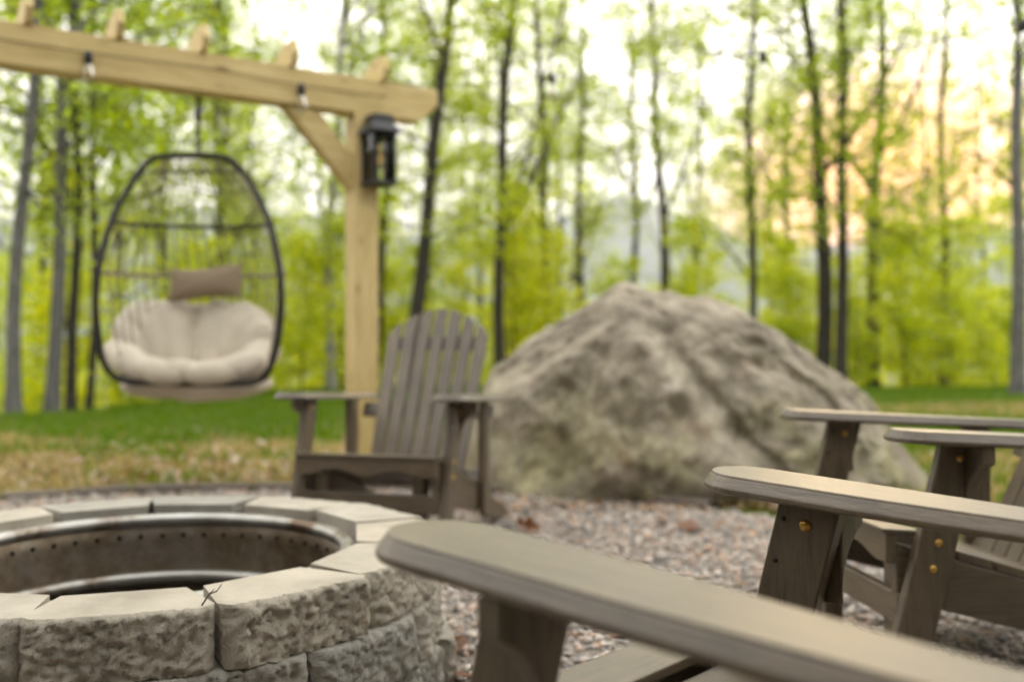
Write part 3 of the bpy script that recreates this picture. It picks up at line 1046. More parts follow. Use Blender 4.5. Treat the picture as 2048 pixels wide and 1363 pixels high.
    for zz, wv in ((Lb * .40, .285), (Lb * .80, .20), (.03, hw)):
        o = obj('back_brace', box_bm(-.032, -.0092, -wv, wv, zz - .03, zz + .03, .003, 1), M['chair_v'], t)
        o.matrix_local = back_m
    return t

chair = build_chair()
chairs = [
    (.183, 1.174, 137.4, 'brown-stained slatted wooden armchair nearest the camera, one arm in front of the fire pit'),
    (.892, 2.429, 185.6, 'brown-stained slatted wooden armchair at the right edge of the gravel, arms before the boulder'),
    (-.496, 3.644, 255.1, 'brown-stained slatted wooden armchair facing the camera between fire pit and pergola post'),
]
for i, (x, y, a, lab) in enumerate(chairs):
    c = chair if i == 0 else copy_tree(chair)
    c.location = (x, y, 0.005); c.rotation_euler = (0, 0, R(a))
    tag(c, lab, 'chair', 'wooden armchairs around the fire pit')

# ------------------------------------------------------------------ pergola
BD = Vector((.830, .558, 0)).normalized()      # along the beam, to the right and away
BA = math.atan2(BD.y, BD.x)
POST = Vector((-.845, 5.60, 0))
ZB = 2.045; HB = .20
def build_pergola():
    root = empty('pergola', POST, (0, 0, BA))
    tag(root, 'yellowish treated-pine pergola with a square post, knee brace and double beam', 'pergola')
    obj('post', box_bm(-.07, .07, -.07, .07, -.05, ZB, .006, 2), M['pine_z'], root)
    # beam of two stacked boards; right end cut at an angle
    xr, xl = .46, -4.3
    t2 = .066
    lo = [(xl, ZB), (xr - .125, ZB), (xr - .012, ZB + .098), (xl, ZB + .098)]
    up = [(xl, ZB + .1005), (xr - .009, ZB + .1005), (xr, ZB + .12), (xr, ZB + HB), (xl, ZB + HB)]
    obj('lower_beam', prism_bm(lo, 'y', -t2, t2, .004), M['pine_x'], root)
    obj('upper_beam', prism_bm(up, 'y', -t2 + .010, t2 - .004, .004), M['pine_x'], root)
    # knee brace
    br = [(-.070, ZB - .43), (-.070, ZB - .25), (-.29, ZB - .002), (-.47, ZB - .002)]
    obj('knee_brace', prism_bm(br, 'y', -.045, .045, .004), M['pine_x'], root)
    # far post of the same beam, out of the picture
    obj('post', box_bm(-4.05, -3.91, -.07, .07, -.05, ZB, .006, 2), M['pine_z'], root)
    # short cross rafters with angled ends
    def s_at(px):
        # where along the beam a picture column falls
        k = (px - 1024) / 1991
        return (k * POST.y - POST.x) / (BD.x - k * BD.y)
    for px in (52, 232, 400, 577, 757, -140, -340):
        s = s_at(px)
        z0, z1 = ZB + HB + .001, ZB + HB + .135
        poly = [(-.085, z0), (.30, z0), (.30, z0 + .018), (.04, z1), (-.085, z1), (-.115, z0 + .065)]
        obj('rafter', prism_bm(poly, 'x', s - .018, s + .018, .003), M['pine_x'], root)
build_pergola()

# lantern on the post
def build_lantern():
    root = empty('lantern', POST + Matrix.Rotation(BA, 3, 'Z') @ Vector((.035, -.147, ZB - .405)), (0, 0, BA))
    tag(root, 'square black metal lantern with clear glass hanging on the pergola post', 'lantern')
    w, h = .064, .285
    obj('lantern_base', box_bm(-w - .012, w + .012, -w - .012, w + .012, 0, .022, .004, 1), M['black_metal'], root)
    for sx in (-1, 1):
        for sy in (-1, 1):
            obj('corner_bar', box_bm(sx * w - .007, sx * w + .007, sy * w - .007, sy * w + .007, .022, h, .002, 1), M['black_metal'], root)
        obj('glass_pane', box_bm(sx * w - .0015, sx * w + .0015, -w + .008, w - .008, .024, h - .002), M['glass'], root)
        obj('glass_pane', box_bm(-w + .008, w - .008, sx * w - .0015, sx * w + .0015, .024, h - .002), M['glass'], root)
    # tiered roof
    bm = bmesh.new()
    lv = [(w + .030, h), (w + .030, h + .012), (w + .004, h + .045), (w - .004, h + .062), (w - .004, h + .095), (w - .02, h + .105)]
    rings = [[bm.verts.new((sx * r, sy * r, z)) for sx, sy in ((-1, -1), (1, -1), (1, 1), (-1, 1))] for r, z in lv]
    bm.faces.new(rings[0]); bm.faces.new(rings[-1])
    for a, b in zip(rings, rings[1:]):
        for i in range(4): bm.faces.new((a[i], a[(i + 1) % 4], b[(i + 1) % 4], b[i]))
    obj('lantern_roof', bm, M['black_metal'], root)
    obj('wall_bracket', box_bm(-.03, .03, w + .0085, w + .0122, .05, h + .06, .001, 1), M['black_metal'], root)
    obj('bulb', lathe_mesh('bulb', [(.0002, .05), (.014, .055), (.027, .085), (.030, .115), (.022, .150), (.014, .17), (.0135, .20)], 20), M['amber'], root, (0, 0, .035))
    obj('filament', tubes_mesh('filament', [([(-.008, 0, .06), (-.006, .002, .12), (.006, -.002, .12), (.008, 0, .06)], .002, False)], 6), M['filament'], root, (0, 0, .06))
    obj('bulb_socket', lathe_mesh('bulb_socket', [(.0002, .20), (.018, .20), (.018, .265), (.0002, .265)], 16), M['black_metal'], root, (0, 0, .033))
build_lantern()

# ------------------------------------------------------------------ string lights
def build_string_lights():
    N = Matrix.Rotation(BA, 3, 'Z') @ Vector((0, -1, 0))
    def beam_pt(s, z): return POST + BD * s + N * .085 + Vector((0, 0, z))
    def s_at(px):
        k = (px - 1024) / 1991
        p = POST + N * .085
        return (k * p.y - p.x) / (BD.x - k * BD.y)
    start = beam_pt(-4.2, ZB + .10)
    root = empty('string_lights', start)
    tag(root, 'black string of clear glass bulbs along the pergola beam and over to the trees', 'string lights')
    pts = [beam_pt(s, ZB + .105 + .006 * math.sin(s * 5)) for s in np.linspace(-4.2, .10, 22)]
    a = pts[-1]
    way = [ray(757, 160, 5.75), ray(1105, 148, 5.6), ray(1526, 104, 5.2), ray(2048, 40, 4.8), ray(2500, -60, 4.4)]
    cur = a
    for w in way:
        for k in range(1, 9):
            f = k / 8
            p = cur.lerp(w, f); p.z -= .10 * 4 * f * (1 - f) * (cur - w).length / 2
            pts.append(p)
        cur = w
    rel = [p - start for p in pts]
    obj('cable', tubes_mesh('cable', [(rel, .0032, False)], 6), M['wire'], root)
    sock = lathe_mesh('bulb_socket', [(.0002, .005), (.012, .004), (.019, -.012), (.019, -.055), (.0002, -.055)], 16)
    sock.materials.append(M['wire'])
    bulb = lathe_mesh('bulb', [(.012, -.054), (.016, -.07), (.026, -.095), (.028, -.115), (.022, -.14), (.010, -.152), (.0002, -.154)], 18)
    bulb.materials.append(M['glass'])
    fil = tubes_mesh('filament', [([(-.006, 0, -.06), (-.005, 0, -.12), (.005, 0, -.12), (.006, 0, -.06)], .0014, False)], 5)
    fil.materials.append(M['filament'])
    spots = [beam_pt(s_at(px), ZB + .105) for px in (177, 603, -260)] + way[:4]
    for p in spots:
        s = obj('bulb_socket', sock, None, root, p - start)
        obj('bulb', bulb, None, s)
        obj('filament', fil, None, s)
build_string_lights()

# ------------------------------------------------------------------ hanging egg chair
def build_egg():
    k = (390 - 1024) / 1991
    s = (k * POST.y - POST.x) / (BD.x - k * BD.y)
    hang = POST + BD * s
    base = Vector((hang.x + .005, hang.y, 0))
    SC = hang.y / 1991
    rz = 0.0
    root = empty('hanging_egg_chair', (base.x, base.y, .48), (0, 0, rz))
    tag(root, 'hanging egg chair with dark oval frame and plump beige cushion below the pergola beam', 'hanging chair')
    def L(px, py, dy=0.0):
        """frame-plane coordinates from the surveyed outline"""
        q = ray(px, py, hang.y + dy)
        return Vector((q.x - base.x, q.y - base.y, q.z - .48))
    ring_px = [(300, 322), (325, 314), (380, 311), (440, 314), (466, 324), (492, 352), (517, 395), (540, 450), (553, 505), (561, 565), (562, 625), (556, 680), (545, 722), (530, 750), (505, 764), (450, 766), (380, 767), (300, 765), (245, 760), (220, 745), (204, 715), (195, 660), (191, 605), (196, 545), (208, 490), (228, 430), (255, 380), (280, 342)]
    # smooth closed Catmull-Rom
    def cr(P, n=5):
        out = []
        m = len(P)
        for i in range(m):
            p0, p1, p2, p3 = P[i - 1], P[i], P[(i + 1) % m], P[(i + 2) % m]
            for q in range(n):
                t = q / n
                out.append(.5 * ((2 * p1) + (p2 - p0) * t + (2 * p0 - 5 * p1 + 4 * p2 - p3) * t * t + (3 * p1 - p0 - 3 * p2 + p3) * t ** 3))
        return out
    P = [L(x, y, -.16 - .10 * math.sin((y - 311) / 456 * math.pi) + .20 * max(0, (560 - y) / 250) ** 1.2) for x, y in ring_px]
    ring = cr(P)
    obj('frame', tubes_mesh('frame', [(ring, .0165, True)], 10), M['frame_metal'], root)
    # back shell: arcs at several heights bowing backwards
    def ring_at(py):
        """left and right points of the frame at a height"""
        z = L(0, py).z
        best = []
        for i in range(len(ring)):
            a, b = ring[i], ring[(i + 1) % len(ring)]
            if (a.z - z) * (b.z - z) <= 0 and abs(a.z - b.z) > 1e-6:
                best.append(a.lerp(b, (z - a.z) / (b.z - a.z)))
        best.sort(key=lambda p: p.x)
        return best[0], best[-1]
    arcs = []
    levels = [(345, .10), (450, .40), (552, .55), (752, .50)]
    for py, depth in levels:
        a, b = ring_at(py)
        c = (a + b) / 2
        hwid = (b.x - a.x) / 2
        pts = []
        for q in range(25):
            w = math.pi * q / 24
            pts.append(Vector((c.x - hwid * math.cos(w), a.y + (b.y - a.y) * q / 24 + depth * math.sin(w) ** .85, c.z + .018 * math.sin(w) * (1 if py < 600 else -1))))
        arcs.append(pts)
    for i, pts in enumerate(arcs):
        obj('back_rail', tubes_mesh('back_rail', [(pts, .010 if i else .007, False)], 8), M['frame_metal'] if i != 2 else M['rope'], root)
    # bottom basket bow
    a, b = ring_at(758)
    low = [Vector((a.x + (b.x - a.x) * q / 24, a.y + .30 * math.sin(math.pi * q / 24), a.z - .085 * math.sin(math.pi * q / 24))) for q in range(25)]
    obj('basket_bow', tubes_mesh('basket_bow', [(low, .010, False)], 8), M['frame_metal'], root)
    # ropes strung from the crown to the arcs, one by one
    for q in range(1, 24):
        top = ring[0].lerp(ring[20], .08 + .84 * q / 24)
        tp = Vector((-.19 + .40 * q / 24, ring[2].y, L(0, 316).z))
        pts = [tp] + [A[q] for A in arcs[1:]]
        sm = []
        for i in range(len(pts) - 1):
            for f in (0, .34, .67): sm.append(pts[i].lerp(pts[i + 1], f))
        sm.append(pts[-1])
        obj('rope', tubes_mesh('rope', [(sm, .0040, False)], 5), M['rope'], root)
    # hanger: hook, spring links and strap from the beam
    topz = ZB - .48
    crown = Vector((.0, ring[8].y, L(0, 312).z))
    links = []
    zz = crown.z + .01
    i = 0
    hx, hy = crown.x, crown.y
    while zz < topz - .02:
        ax = Vector((1, 0, 0)) if i % 2 else Vector((0, 1, 0))
        links.append(([Vector((hx, hy, zz + .022)) + ax * .013 * math.cos(w) + Vector((0, 0, .027 * math.sin(w))) for w in np.linspace(0, 2 * math.pi, 13)[:-1]], .0052, True))
        zz += .040; i += 1
    obj('chain', tubes_mesh('chain', links, 6), M['black_metal'], root)
    obj('swivel', lathe_mesh('swivel', [(.0002, -.035), (.016, -.03), (.019, 0), (.016, .03), (.0002, .035)], 14), M['black_metal'], root, (hx, hy, (crown.z + topz) / 2 + .06))

    # cushion: puffy channels fused into one soft body
    def blob(bm, c, r, rot=(0, 0, 0), p=2.4, seed=0):
        from mathutils import Euler
        b2 = bmesh.new()
        bmesh.ops.create_icosphere(b2, subdivisions=4, radius=1)
        E = Euler(rot).to_matrix()
        vm = {}
        for v in b2.verts:
            d = v.co.normalized()
            q = (abs(d.x) ** p + abs(d.y) ** p + abs(d.z) ** p) ** (-1 / p)
            w = d * q
            w = Vector((w.x * r[0], w.y * r[1], w.z * r[2]))
            w += w.normalized() * .012 * mnoise.noise(w * 7 + Vector((seed, 0, 0)))
            vm[v.index] = bm.verts.new(E @ w + Vector(c))
        for f in b2.faces:
            bm.faces.new([vm[v.index] for v in f.verts])
        b2.free()
    def C(px, py, y): 
        v = L(px, py, y); return (v.x, y, v.z)
    bm = bmesh.new()
    def capsule(p, q, r0, r1, seed, flat=1.0):
        p, q = Vector(p), Vector(q)
        n = 12
        for kk in range(n):
            pass
        ax = (q - p); ln = ax.length; ax.normalize()
        rotm = ax.to_track_quat('Z', 'Y').to_matrix()
        b2 = bmesh.new()
        bmesh.ops.create_icosphere(b2, subdivisions=4, radius=1)
        vm = {}
        for v in b2.verts:
            d = v.co.normalized()
            t = (d.z + 1) / 2
            rr = r0 + (r1 - r0) * t
            w = Vector((d.x * rr, d.y * rr, d.z * rr)) + Vector((0, 0, ln * max(0, min(1, (d.z * 1.25 + 1) / 2))))
            w = rotm @ w + p
            w += (rotm @ d) * .010 * mnoise.noise(w * 8 + Vector((seed, 0, 0)))
            vm[v.index] = bm.verts.new(w)
        for f in b2.faces:
            bm.faces.new([vm[v.index] for v in f.verts])
        b2.free()
    # back channels fanning up from the seat, a deep crease in the middle
    for q, (bx, by, tx, ty, ra, rb) in enumerate(((300, 725, 260, 672, .092, .094), (322, 725, 296, 640, .092, .104), (364, 735, 352, 634, .088, .108),
                                                   (424, 735, 436, 638, .088, .108), (460, 728, 484, 643, .092, .104), (490, 728, 518, 674, .092, .094))):
        capsule(C(bx, by, .12), C(tx, ty, .27 - .05 * abs(q - 2.5)), ra, rb, q)
    blob(bm, C(306, 672, .21), (.205, .115, .190), (R(-14), R(-12), R(14)), 2.5, 21)
    blob(bm, C(474, 675, .21), (.205, .115, .185), (R(-14), R(12), R(-14)), 2.5, 22)
    blob(bm, C(394, 676, .25), (.12, .07, .19), (R(-10), 0, 0), 2.3, 23)
    # thick roll running round the seat: arm, front, arm
    capsule(C(232, 703, .14), C(280, 736, -.12), .084, .082, 10)
    capsule(C(280, 737, -.10), C(345, 748, -.17), .075, .062, 11)
    capsule(C(345, 737, -.16), C(385, 742, -.15), .052, .056, 12)
    capsule(C(390, 748, -.16), C(450, 746, -.15), .060, .068, 13)
    capsule(C(445, 742, -.14), C(505, 725, -.08), .068, .074, 14)
    capsule(C(502, 728, -.06), C(534, 702, .14), .080, .084, 15)
    # seat and what bulges below the front tube
    blob(bm, C(345, 755, .02), (.20, .19, .075), (0, R(5), 0), 2.5, 6)
    blob(bm, C(425, 756, .02), (.20, .19, .075), (0, R(-5), 0), 2.5, 8)
    blob(bm, C(312, 775, .06), (.16, .20, .050), (0, R(8), 0), 2.3, 10)
    blob(bm, C(446, 776, .06), (.25, .20, .062), (0, R(-6), 0), 2.3, 11)
    cu = obj('cushion', bm, M['cushion'], root, smooth=True)
    rm = cu.modifiers.new('fuse', 'REMESH'); rm.mode = 'VOXEL'; rm.voxel_size = .009; rm.use_smooth_shade = True
    sm = cu.modifiers.new('soften', 'SMOOTH'); sm.factor = .5; sm.iterations = 4
    # head pillow with pointed corners
    V, F = [], []
    n, m = 28, 16
    for side in (1, -1):
        for j in range(m + 1):
            for i in range(n + 1):
                a, b = i / n * 2 - 1, j / m * 2 - 1
                puff = max(0, (1 - abs(a) ** 2.6) * (1 - abs(b) ** 2.4)) ** .55
                x = a * .195 * (1 - .05 * (1 - a * a) * 0 - .05 * (1 - abs(b)) * 0) * (1 - .06 * (1 - b * b) * abs(a))
                z = b * .093 * (1 - .16 * (1 - a * a)) + .010 * math.sin(a * 2.0)
                V.append((x, side * (-.055) * puff - .003 * mnoise.noise((a * 4, b * 4, side)), z))
    o2 = (n + 1) * (m + 1)
    for j in range(m):
        for i in range(n):
            q = (j * (n + 1) + i, j * (n + 1) + i + 1, (j + 1) * (n + 1) + i + 1, (j + 1) * (n + 1) + i)
            F.append(q); F.append(tuple(o2 + k for k in q[::-1]))
    me = np_mesh('head_pillow', V, F, True)
    c = C(411, 566, .16)
    obj('head_pillow', me, M['pillow'], root, c, (R(-12), R(-1), 0))
build_egg()

# ------------------------------------------------------------------ boulder
def build_boulder():
    sil = [(918, 960), (932, 900), (948, 822), (982, 738), (1060, 682), (1130, 640), (1200, 597), (1240, 568), (1275, 574), (1310, 584), (1400, 594), (1460, 612), (1510, 644), (1580, 681), (1640, 726), (1700, 772), (1750, 825), (1798, 880), (1840, 935), (1862, 985)]
    front = [(918, 965), (960, 985), (1050, 1000), (1150, 1006), (1300, 1010), (1450, 1012), (1560, 1011), (1700, 1003), (1800, 990), (1862, 985)]
    YC = 5.6
    pts = [ray(x, y, YC) for x, y in sil]
    hx = [p.x for p in pts]; hz = [max(.02, p.z) for p in pts]
    fp = [on_z(x, y, 0) for x, y in front]
    # silhouette columns re-expressed at the crest distance; front base line surveyed on the ground
    fx = [p.x * YC / p.y for p in fp]; fy = [p.y for p in fp]
    x0, x1 = hx[0], hx[-1]
    grooves = [  # surveyed crack lines (columns, rows), half width, depth
        ([(1245, 602), (1190, 650), (1120, 700), (1050, 745), (985, 778)], 15, .095),
        ([(1330, 640), (1370, 720), (1440, 800), (1500, 870), (1560, 930)], 12, .060),
        ([(1450, 622), (1500, 680), (1560, 722), (1640, 790), (1700, 860)], 10, .055),
        ([(1210, 715), (1165, 800), (1150, 880), (1175, 965)], 15, .055),
        ([(1385, 800), (1335, 880), (1320, 965)], 12, .045),
        ([(1600, 760), (1650, 850), (1680, 940)], 11, .045),
    ]
    segs = [(Vector(a), Vector(b), w, d) for g, w, d in grooves for a, b in zip(g, g[1:])]
    def groove(p):
        q = Vector((1024 + 1991 * p.x / p.y, 681.5 - 1991 * (p.z - CAMH) / p.y))
        q += Vector((9 * mnoise.noise(p * 5), 9 * mnoise.noise(p * 5 + Vector((7, 7, 7)))))
        best = 0
        for a, b, w, d in segs:
            ab = b - a
            f = max(0, min(1, (q - a).dot(ab) / ab.length_squared))
            dd = (q - (a + ab * f))
            side = ab.x * dd.y - ab.y * dd.x
            ww = w * (2.6 if side > 0 else .8)      # one lip steep, the other sloping
            best = max(best, d * math.exp(-(dd.length / ww) ** 2))
        return best
    nx, nt = 210, 140
    V = []
    for i in range(nx + 1):
        f = i / nx
        xc = x0 + (x1 - x0) * f
        h = float(np.interp(xc, hx, hz))
        yf = float(np.interp(xc, fx, fy))
        yb = YC + (1.15 * math.sin(math.pi * f) ** .6 + .02)
        e = math.sin(math.pi * f)
        for j in range(nt + 1):
            t = j / nt
            # section: front foot -> crest -> back foot
            if t < .62:
                q = t / .62
                w = q * math.pi / 2
                y = yf + (YC - yf) * (1 - math.cos(w) ** 1.05) * (.45 + .55 * q)
                z = h * math.sin(w) ** (.92)
            else:
                q = (t - .62) / .38
                w = q * math.pi / 2
                y = YC + (yb - YC) * math.sin(w)
                z = h * math.cos(w) ** .9
            x = xc * (y / YC) if t < .62 else xc
            p = Vector((x, y, z))
            k = min(1, e * 3) * min(1, z / .15 + .15)
            n1 = mnoise.fractal(p * 1.6 + Vector((3, 1, 2)), 1.0, 2.1, 4)
            n2 = abs(mnoise.noise(Vector((p.x * 2.3 + p.z * 1.8, p.y * 1.2, p.z * .9 - p.x * .6)) * .72 + Vector((8, 3, 1))))
            n3 = mnoise.fractal(p * 7, .9, 2.0, 4)
            fur = -groove(p) if t < .62 else 0
            # undercut hollow low on the left
            hol = -.10 * math.exp(-((p.x - .10) / .24) ** 2 - ((p.z - .22) / .17) ** 2) if t < .6 else 0
            n5 = mnoise.fractal(p * 19, .8, 2.0, 3)
            n4 = abs(mnoise.noise(Vector((p.x * 4.1 + p.z * .8, p.y * .8, p.z * 1.1 - p.x)) + Vector((2, 6, 1))))
            dy = -(.15 * n1 + .15 * (.25 - n2) + .02 * (.22 - n4) + .018 * n3 + .010 * n5 + fur + hol * 1.2) * k
            dz = (.030 * n1 + .03 * n3) * k if t > .45 else .02 * n3 * k
            V.append((p.x, p.y + (dy if t < .62 else -dy * .5) * (1 if t < .55 else max(0, (.62 - t) / .07) if t < .62 else 1), max(-.03, p.z + dz)))
    F = [(i * (nt + 1) + j, (i + 1) * (nt + 1) + j, (i + 1) * (nt + 1) + j + 1, i * (nt + 1) + j + 1) for i in range(nx) for j in range(nt)]
    me = np_mesh('boulder', V, F, True)
    bm = bmesh.new(); bm.from_mesh(me)
    for e in ([v for v in bm.verts if v.index < nt + 1], [v for v in bm.verts if v.index >= nx * (nt + 1)]):
        pass
    bmesh.ops.holes_fill(bm, edges=[e for e in bm.edges if len(e.link_faces) == 1], sides=0)
    bmesh.ops.recalc_face_normals(bm, faces=bm.faces[:])
    bm.to_mesh(me); bm.free()
    me.polygons.foreach_set('use_smooth', [True] * len(me.polygons))
    o = obj('boulder', me, M['rock'])
    tag(o, 'huge grey lichen-covered boulder with a pointed crest behind the gravel', 'boulder')
build_boulder()

# ------------------------------------------------------------------ trees
def leaf_arrays(centres, size, flat, r):
    """one folded four-cornered leaf for each centre"""
    N = len(centres)
    nrm = r.normal(size=(N, 3)) * flat + np.array([0, 0, 1.0])
    nrm /= np.linalg.norm(nrm, axis=1, keepdims=True)
    a = r.normal(size=(N, 3))
    a -= nrm * (a * nrm).sum(1, keepdims=True)
    a /= np.linalg.norm(a, axis=1, keepdims=True)
    b = np.cross(nrm, a)
    s = size * np.exp(r.normal(0, .22, N))[:, None]
    p0 = centres - a * s * .55
    p1 = centres + b * s * .38 + nrm * s * .10
    p2 = centres + a * s * .60
    p3 = centres - b * s * .38 + nrm * s * .10
    V = np.stack([p0, p1, p2, p3], 1).reshape(-1, 3)
    i = np.arange(N) * 4
    F = np.concatenate([np.stack([i, i + 1, i + 2], -1), np.stack([i, i + 2, i + 3], -1)])
    return V, F, np.repeat(r.uniform(0, 1, N), 4)

def tree_variant(seed, H, z_lo, limbs, reach, per, size, matl, flat=.45, spread=.2):
    """returns (trunk mesh, branches mesh, crown mesh); unit trunk radius 1 at foot (scaled later)"""
    r = np.random.default_rng(seed)
    ph = r.uniform(0, 6.28, 4)
    def axis(z):
        return Vector((.05 * math.sin(z * .7 + ph[0]) + .03 * math.sin(z * 1.9 + ph[1]), .05 * math.sin(z * .6 + ph[2]) + .03 * math.sin(z * 1.7 + ph[3]), z)) * 1.0 - Vector((.05 * math.sin(ph[0]) + .03 * math.sin(ph[1]), .05 * math.sin(ph[2]) + .03 * math.sin(ph[3]), 0))
    zs = np.linspace(-.3, H, 26)
    return r, axis, zs

def make_tree(name, loc, dia, H, lean, rz, mat, crown, seed, parent_label, scale=1.0):
    """lean = (dx,dy) per metre of height"""
    root = empty(name, loc, (-lean[1], lean[0], 0))
    r = random.Random(seed)
    ph = [r.uniform(0, 6.28) for _ in range(4)]
    def axis(z):
        return Vector((.075 * (math.sin(z * .62 + ph[0]) - math.sin(ph[0])) + .028 * (math.sin(z * 1.7 + ph[1]) - math.sin(ph[1])),
                       .06 * (math.sin(z * .6 + ph[2]) - math.sin(ph[2])), z))
    zs = [-.3, -.1, .05, .2, .4] + [.4 + (H - .4) * k / 16 for k in range(1, 17)]
    rad = [dia / 2 * (1 + .55 * math.exp(-max(z, 0) / .16)) * (1 - .80 * max(0, z) / H) for z in zs]
    paths = [([axis(z) for z in zs], rad, False)]
    for q in range(2 if seed % 3 == 0 else 1 if seed % 3 == 1 else 0):        # forks and heavy limbs
        z0 = r.uniform(2.6, 6.0); az = r.uniform(0, 6.28); ln = r.uniform(2.2, 4.5); up = r.uniform(.75, 1.15)
        b = axis(z0); r0 = dia / 2 * (1 - .8 * z0 / H) * r.uniform(.5, .75)
        P = [b + Vector((math.cos(az) * math.cos(up), math.sin(az) * math.cos(up), math.sin(up))) * ln * t + Vector((0, 0, .25 * ln * t * t)) + Vector((.06 * math.sin(5 * t + q), .06 * math.cos(4 * t), 0)) * (t > 0) for t in np.linspace(0, 1, 8)]
        paths.append((P, [r0 * (1 - .75 * t) for t in np.linspace(0, 1, 8)], False))
    obj('trunk', tubes_mesh('trunk', paths, 12), mat, root)
    for c, m in crown:
        obj(c.name.split('.')[0], c, m, root, (0, 0, 0), (0, 0, rz))
    return root

CROWNS = []
def build_crowns():
    for s in range(12):
        r = np.random.default_rng(200 + s)
        H = 11.5; zlo = 2.2 if s < 7 else 4.6
        dens = (1.15, 1.0, 1.0, .85, 1.1, .9, 1.0)[s] if s < 7 else .8
        paths, pts = [], []
        nl = 30
        for k in range(nl):
            z0 = zlo + (H - zlo - .4) * (k + r.uniform(0, 1)) / nl
            az = r.uniform(0, 2 * math.pi)
            ln = (2.3 - 1.5 * ((z0 - 2) / H) ** 1.5) * r.uniform(.55, 1.15)
            el = r.uniform(-.05, 1.0)
            d = np.array([math.cos(az) * math.cos(el), math.sin(az) * math.cos(el), math.sin(el)])
            p0 = np.array([0, 0, z0])
            P = [p0 + d * ln * t + np.array([0, 0, -.25 * t * t * ln * .5]) + r.normal(size=3) * .03 * ln * (t > 0) for t in np.linspace(0, 1, 6)]
            paths.append(([tuple(p) for p in P], [max(.004, .022 * (1 - .85 * t)) for t in np.linspace(0, 1, 6)], False))
            # side twigs with sprays of leaves
            for q in range(9):
                t = r.uniform(.2, 1.0)
                b = P[min(5, int(t * 5))]
                a2 = az + r.choice([-1, 1]) * r.uniform(.4, 1.2)
                l2 = r.uniform(.25, .7) * ln * .5
                e = b + np.array([math.cos(a2) * l2, math.sin(a2) * l2, r.normal(0, .28) * (.4 + l2)])
                paths.append(([tuple(b), tuple((b + e) / 2 + (0, 0, .02)), tuple(e)], [.007, .005, .003], False))
                n = int(r.uniform(10, 26) * dens)
                tt = r.uniform(.15, 1.1, n)[:, None]
                c = b + (e - b) * tt + r.normal(size=(n, 3)) * np.array([.15, .15, .14])
                pts.append(c)
        C = np.concatenate(pts)
        V, F, a = leaf_arrays(C, .070, 1.5, r)
        me = np_mesh('crown', V, F, False, {'rnd': a}); me.materials.append(M['leaf_crown'])
        br = tubes_mesh('branches', paths, 4); br.materials.append(M['bark_dark'])
        CROWNS.append((br, me))
build_crowns()

def surface_at(px, d):
    x = (px - 1024) / 1991 * d
    return Vector((x, d, float(zt(np.array(x), np.array(d)))))

G = 'tree trunks at the edge of the woods'
TREES = [  # column, distance, diameter, lean per metre, bark, crown, label
    (27, 8.55, .125, .045, 'grey', 'leaning grey tree trunk at the far left edge'),
    (103, 9.0, .13, .070, 'grey', 'leaning grey tree trunk second from the left edge'),
    (143, 9.5, .10, -.012, 'dark', 'dark upright tree trunk left of the hanging chair'),
    (173, 9.8, .08, .018, 'dark', 'thin dark tree trunk right beside the frame of the hanging chair'),
    (66, 11.5, .075, .03, 'dark', 'slim dark tree between the two leaning grey trunks'),
    (236, 13.0, .08, .01, 'dark', 'slim dark tree seen through the left of the hanging chair'),
    (340, 13.5, .09, -.01, 'dark', 'slim dark tree behind the head pillow, left side'),
    (416, 15.0, .11, .02, 'dark', 'dark tree straight behind the head pillow'),
    (452, 13.0, .09, .0, 'dark', 'slim dark tree seen through the right of the hanging chair'),
    (505, 16.0, .10, .01, 'grey', 'grey tree just right of the hanging chair crown'),
    (662, 13.0, .125, .030, 'pale', 'pale birch left of the pergola post'),
    (700, 17.0, .19, .0, 'pale', 'pale tall tree rising above the pergola beam'),
    (820, 12.6, .205, .075, 'dark', 'thick dark leaning tree right of the lantern'),
    (855, 17.0, .10, .01, 'dark', 'slim dark tree right behind the thick leaning one'),
    (962, 20.0, .13, .02, 'dark', 'slim dark tree above the right edge of the facing chair back'),
    (1003, 13.2, .17, .035, 'dark', 'straight dark tree left of the boulder'),
    (1083, 14.5, .15, .0, 'dark', 'dark tree above the left shoulder of the boulder'),
    (1168, 16.0, .13, -.01, 'dark', 'dark tree left of the boulder crest'),
    (1362, 22.0, .15, .06, 'dark', 'forked-looking dark tree above the boulder, right of the crest'),
    (1400, 26.0, .13, .0, 'dark', 'far slim tree above the flat top of the boulder'),
    (1512, 12.8, .10, -.004, 'dark', 'very straight slim dark tree right of the boulder top'),
    (1588, 18.0, .15, .0, 'dark', 'dark tree left of the twin trunks'),
    (1646, 13.6, .22, -.06, 'dark', 'left and thicker one of the dark twin trunks'),
    (1683, 13.3, .17, -.035, 'dark', 'right and thinner one of the dark twin trunks'),
    (1746, 15.0, .22, .0, 'dark', 'thick dark tree in front of the sunset glow'),
    (1848, 20.0, .13, -.01, 'dark', 'far slim tree right of the sunset glow'),
    (1886, 15.5, .14, .03, 'dark', 'slim dark tree with slight lean right of the glow'),
    (1945, 21.0, .11, .02, 'dark', 'far slim tree near the right edge'),
    (2036, 11.5, .17, -.018, 'grey', 'grey tree trunk at the far right edge, standing on the lawn'),
]
for i, (px, d, dia, lean, bk, lab) in enumerate(TREES):
    p = surface_at(px, d * 1.22)
    dia *= 1.22
    br, cr = CROWNS[(1, 3)[i % 2] if 1020 < px < 1540 or 1780 < px < 2000 else (0, 2, 4, 5, 6)[i % 5]]
    o = make_tree('tree', p, dia, 11.5 + (i % 4) * .6, (lean, random.uniform(-.01, .03)), random.uniform(0, 6.28), M['bark_' + bk], [(br, None), (cr, None)], 300 + i, lab)
    tag(o, lab, 'tree', G)
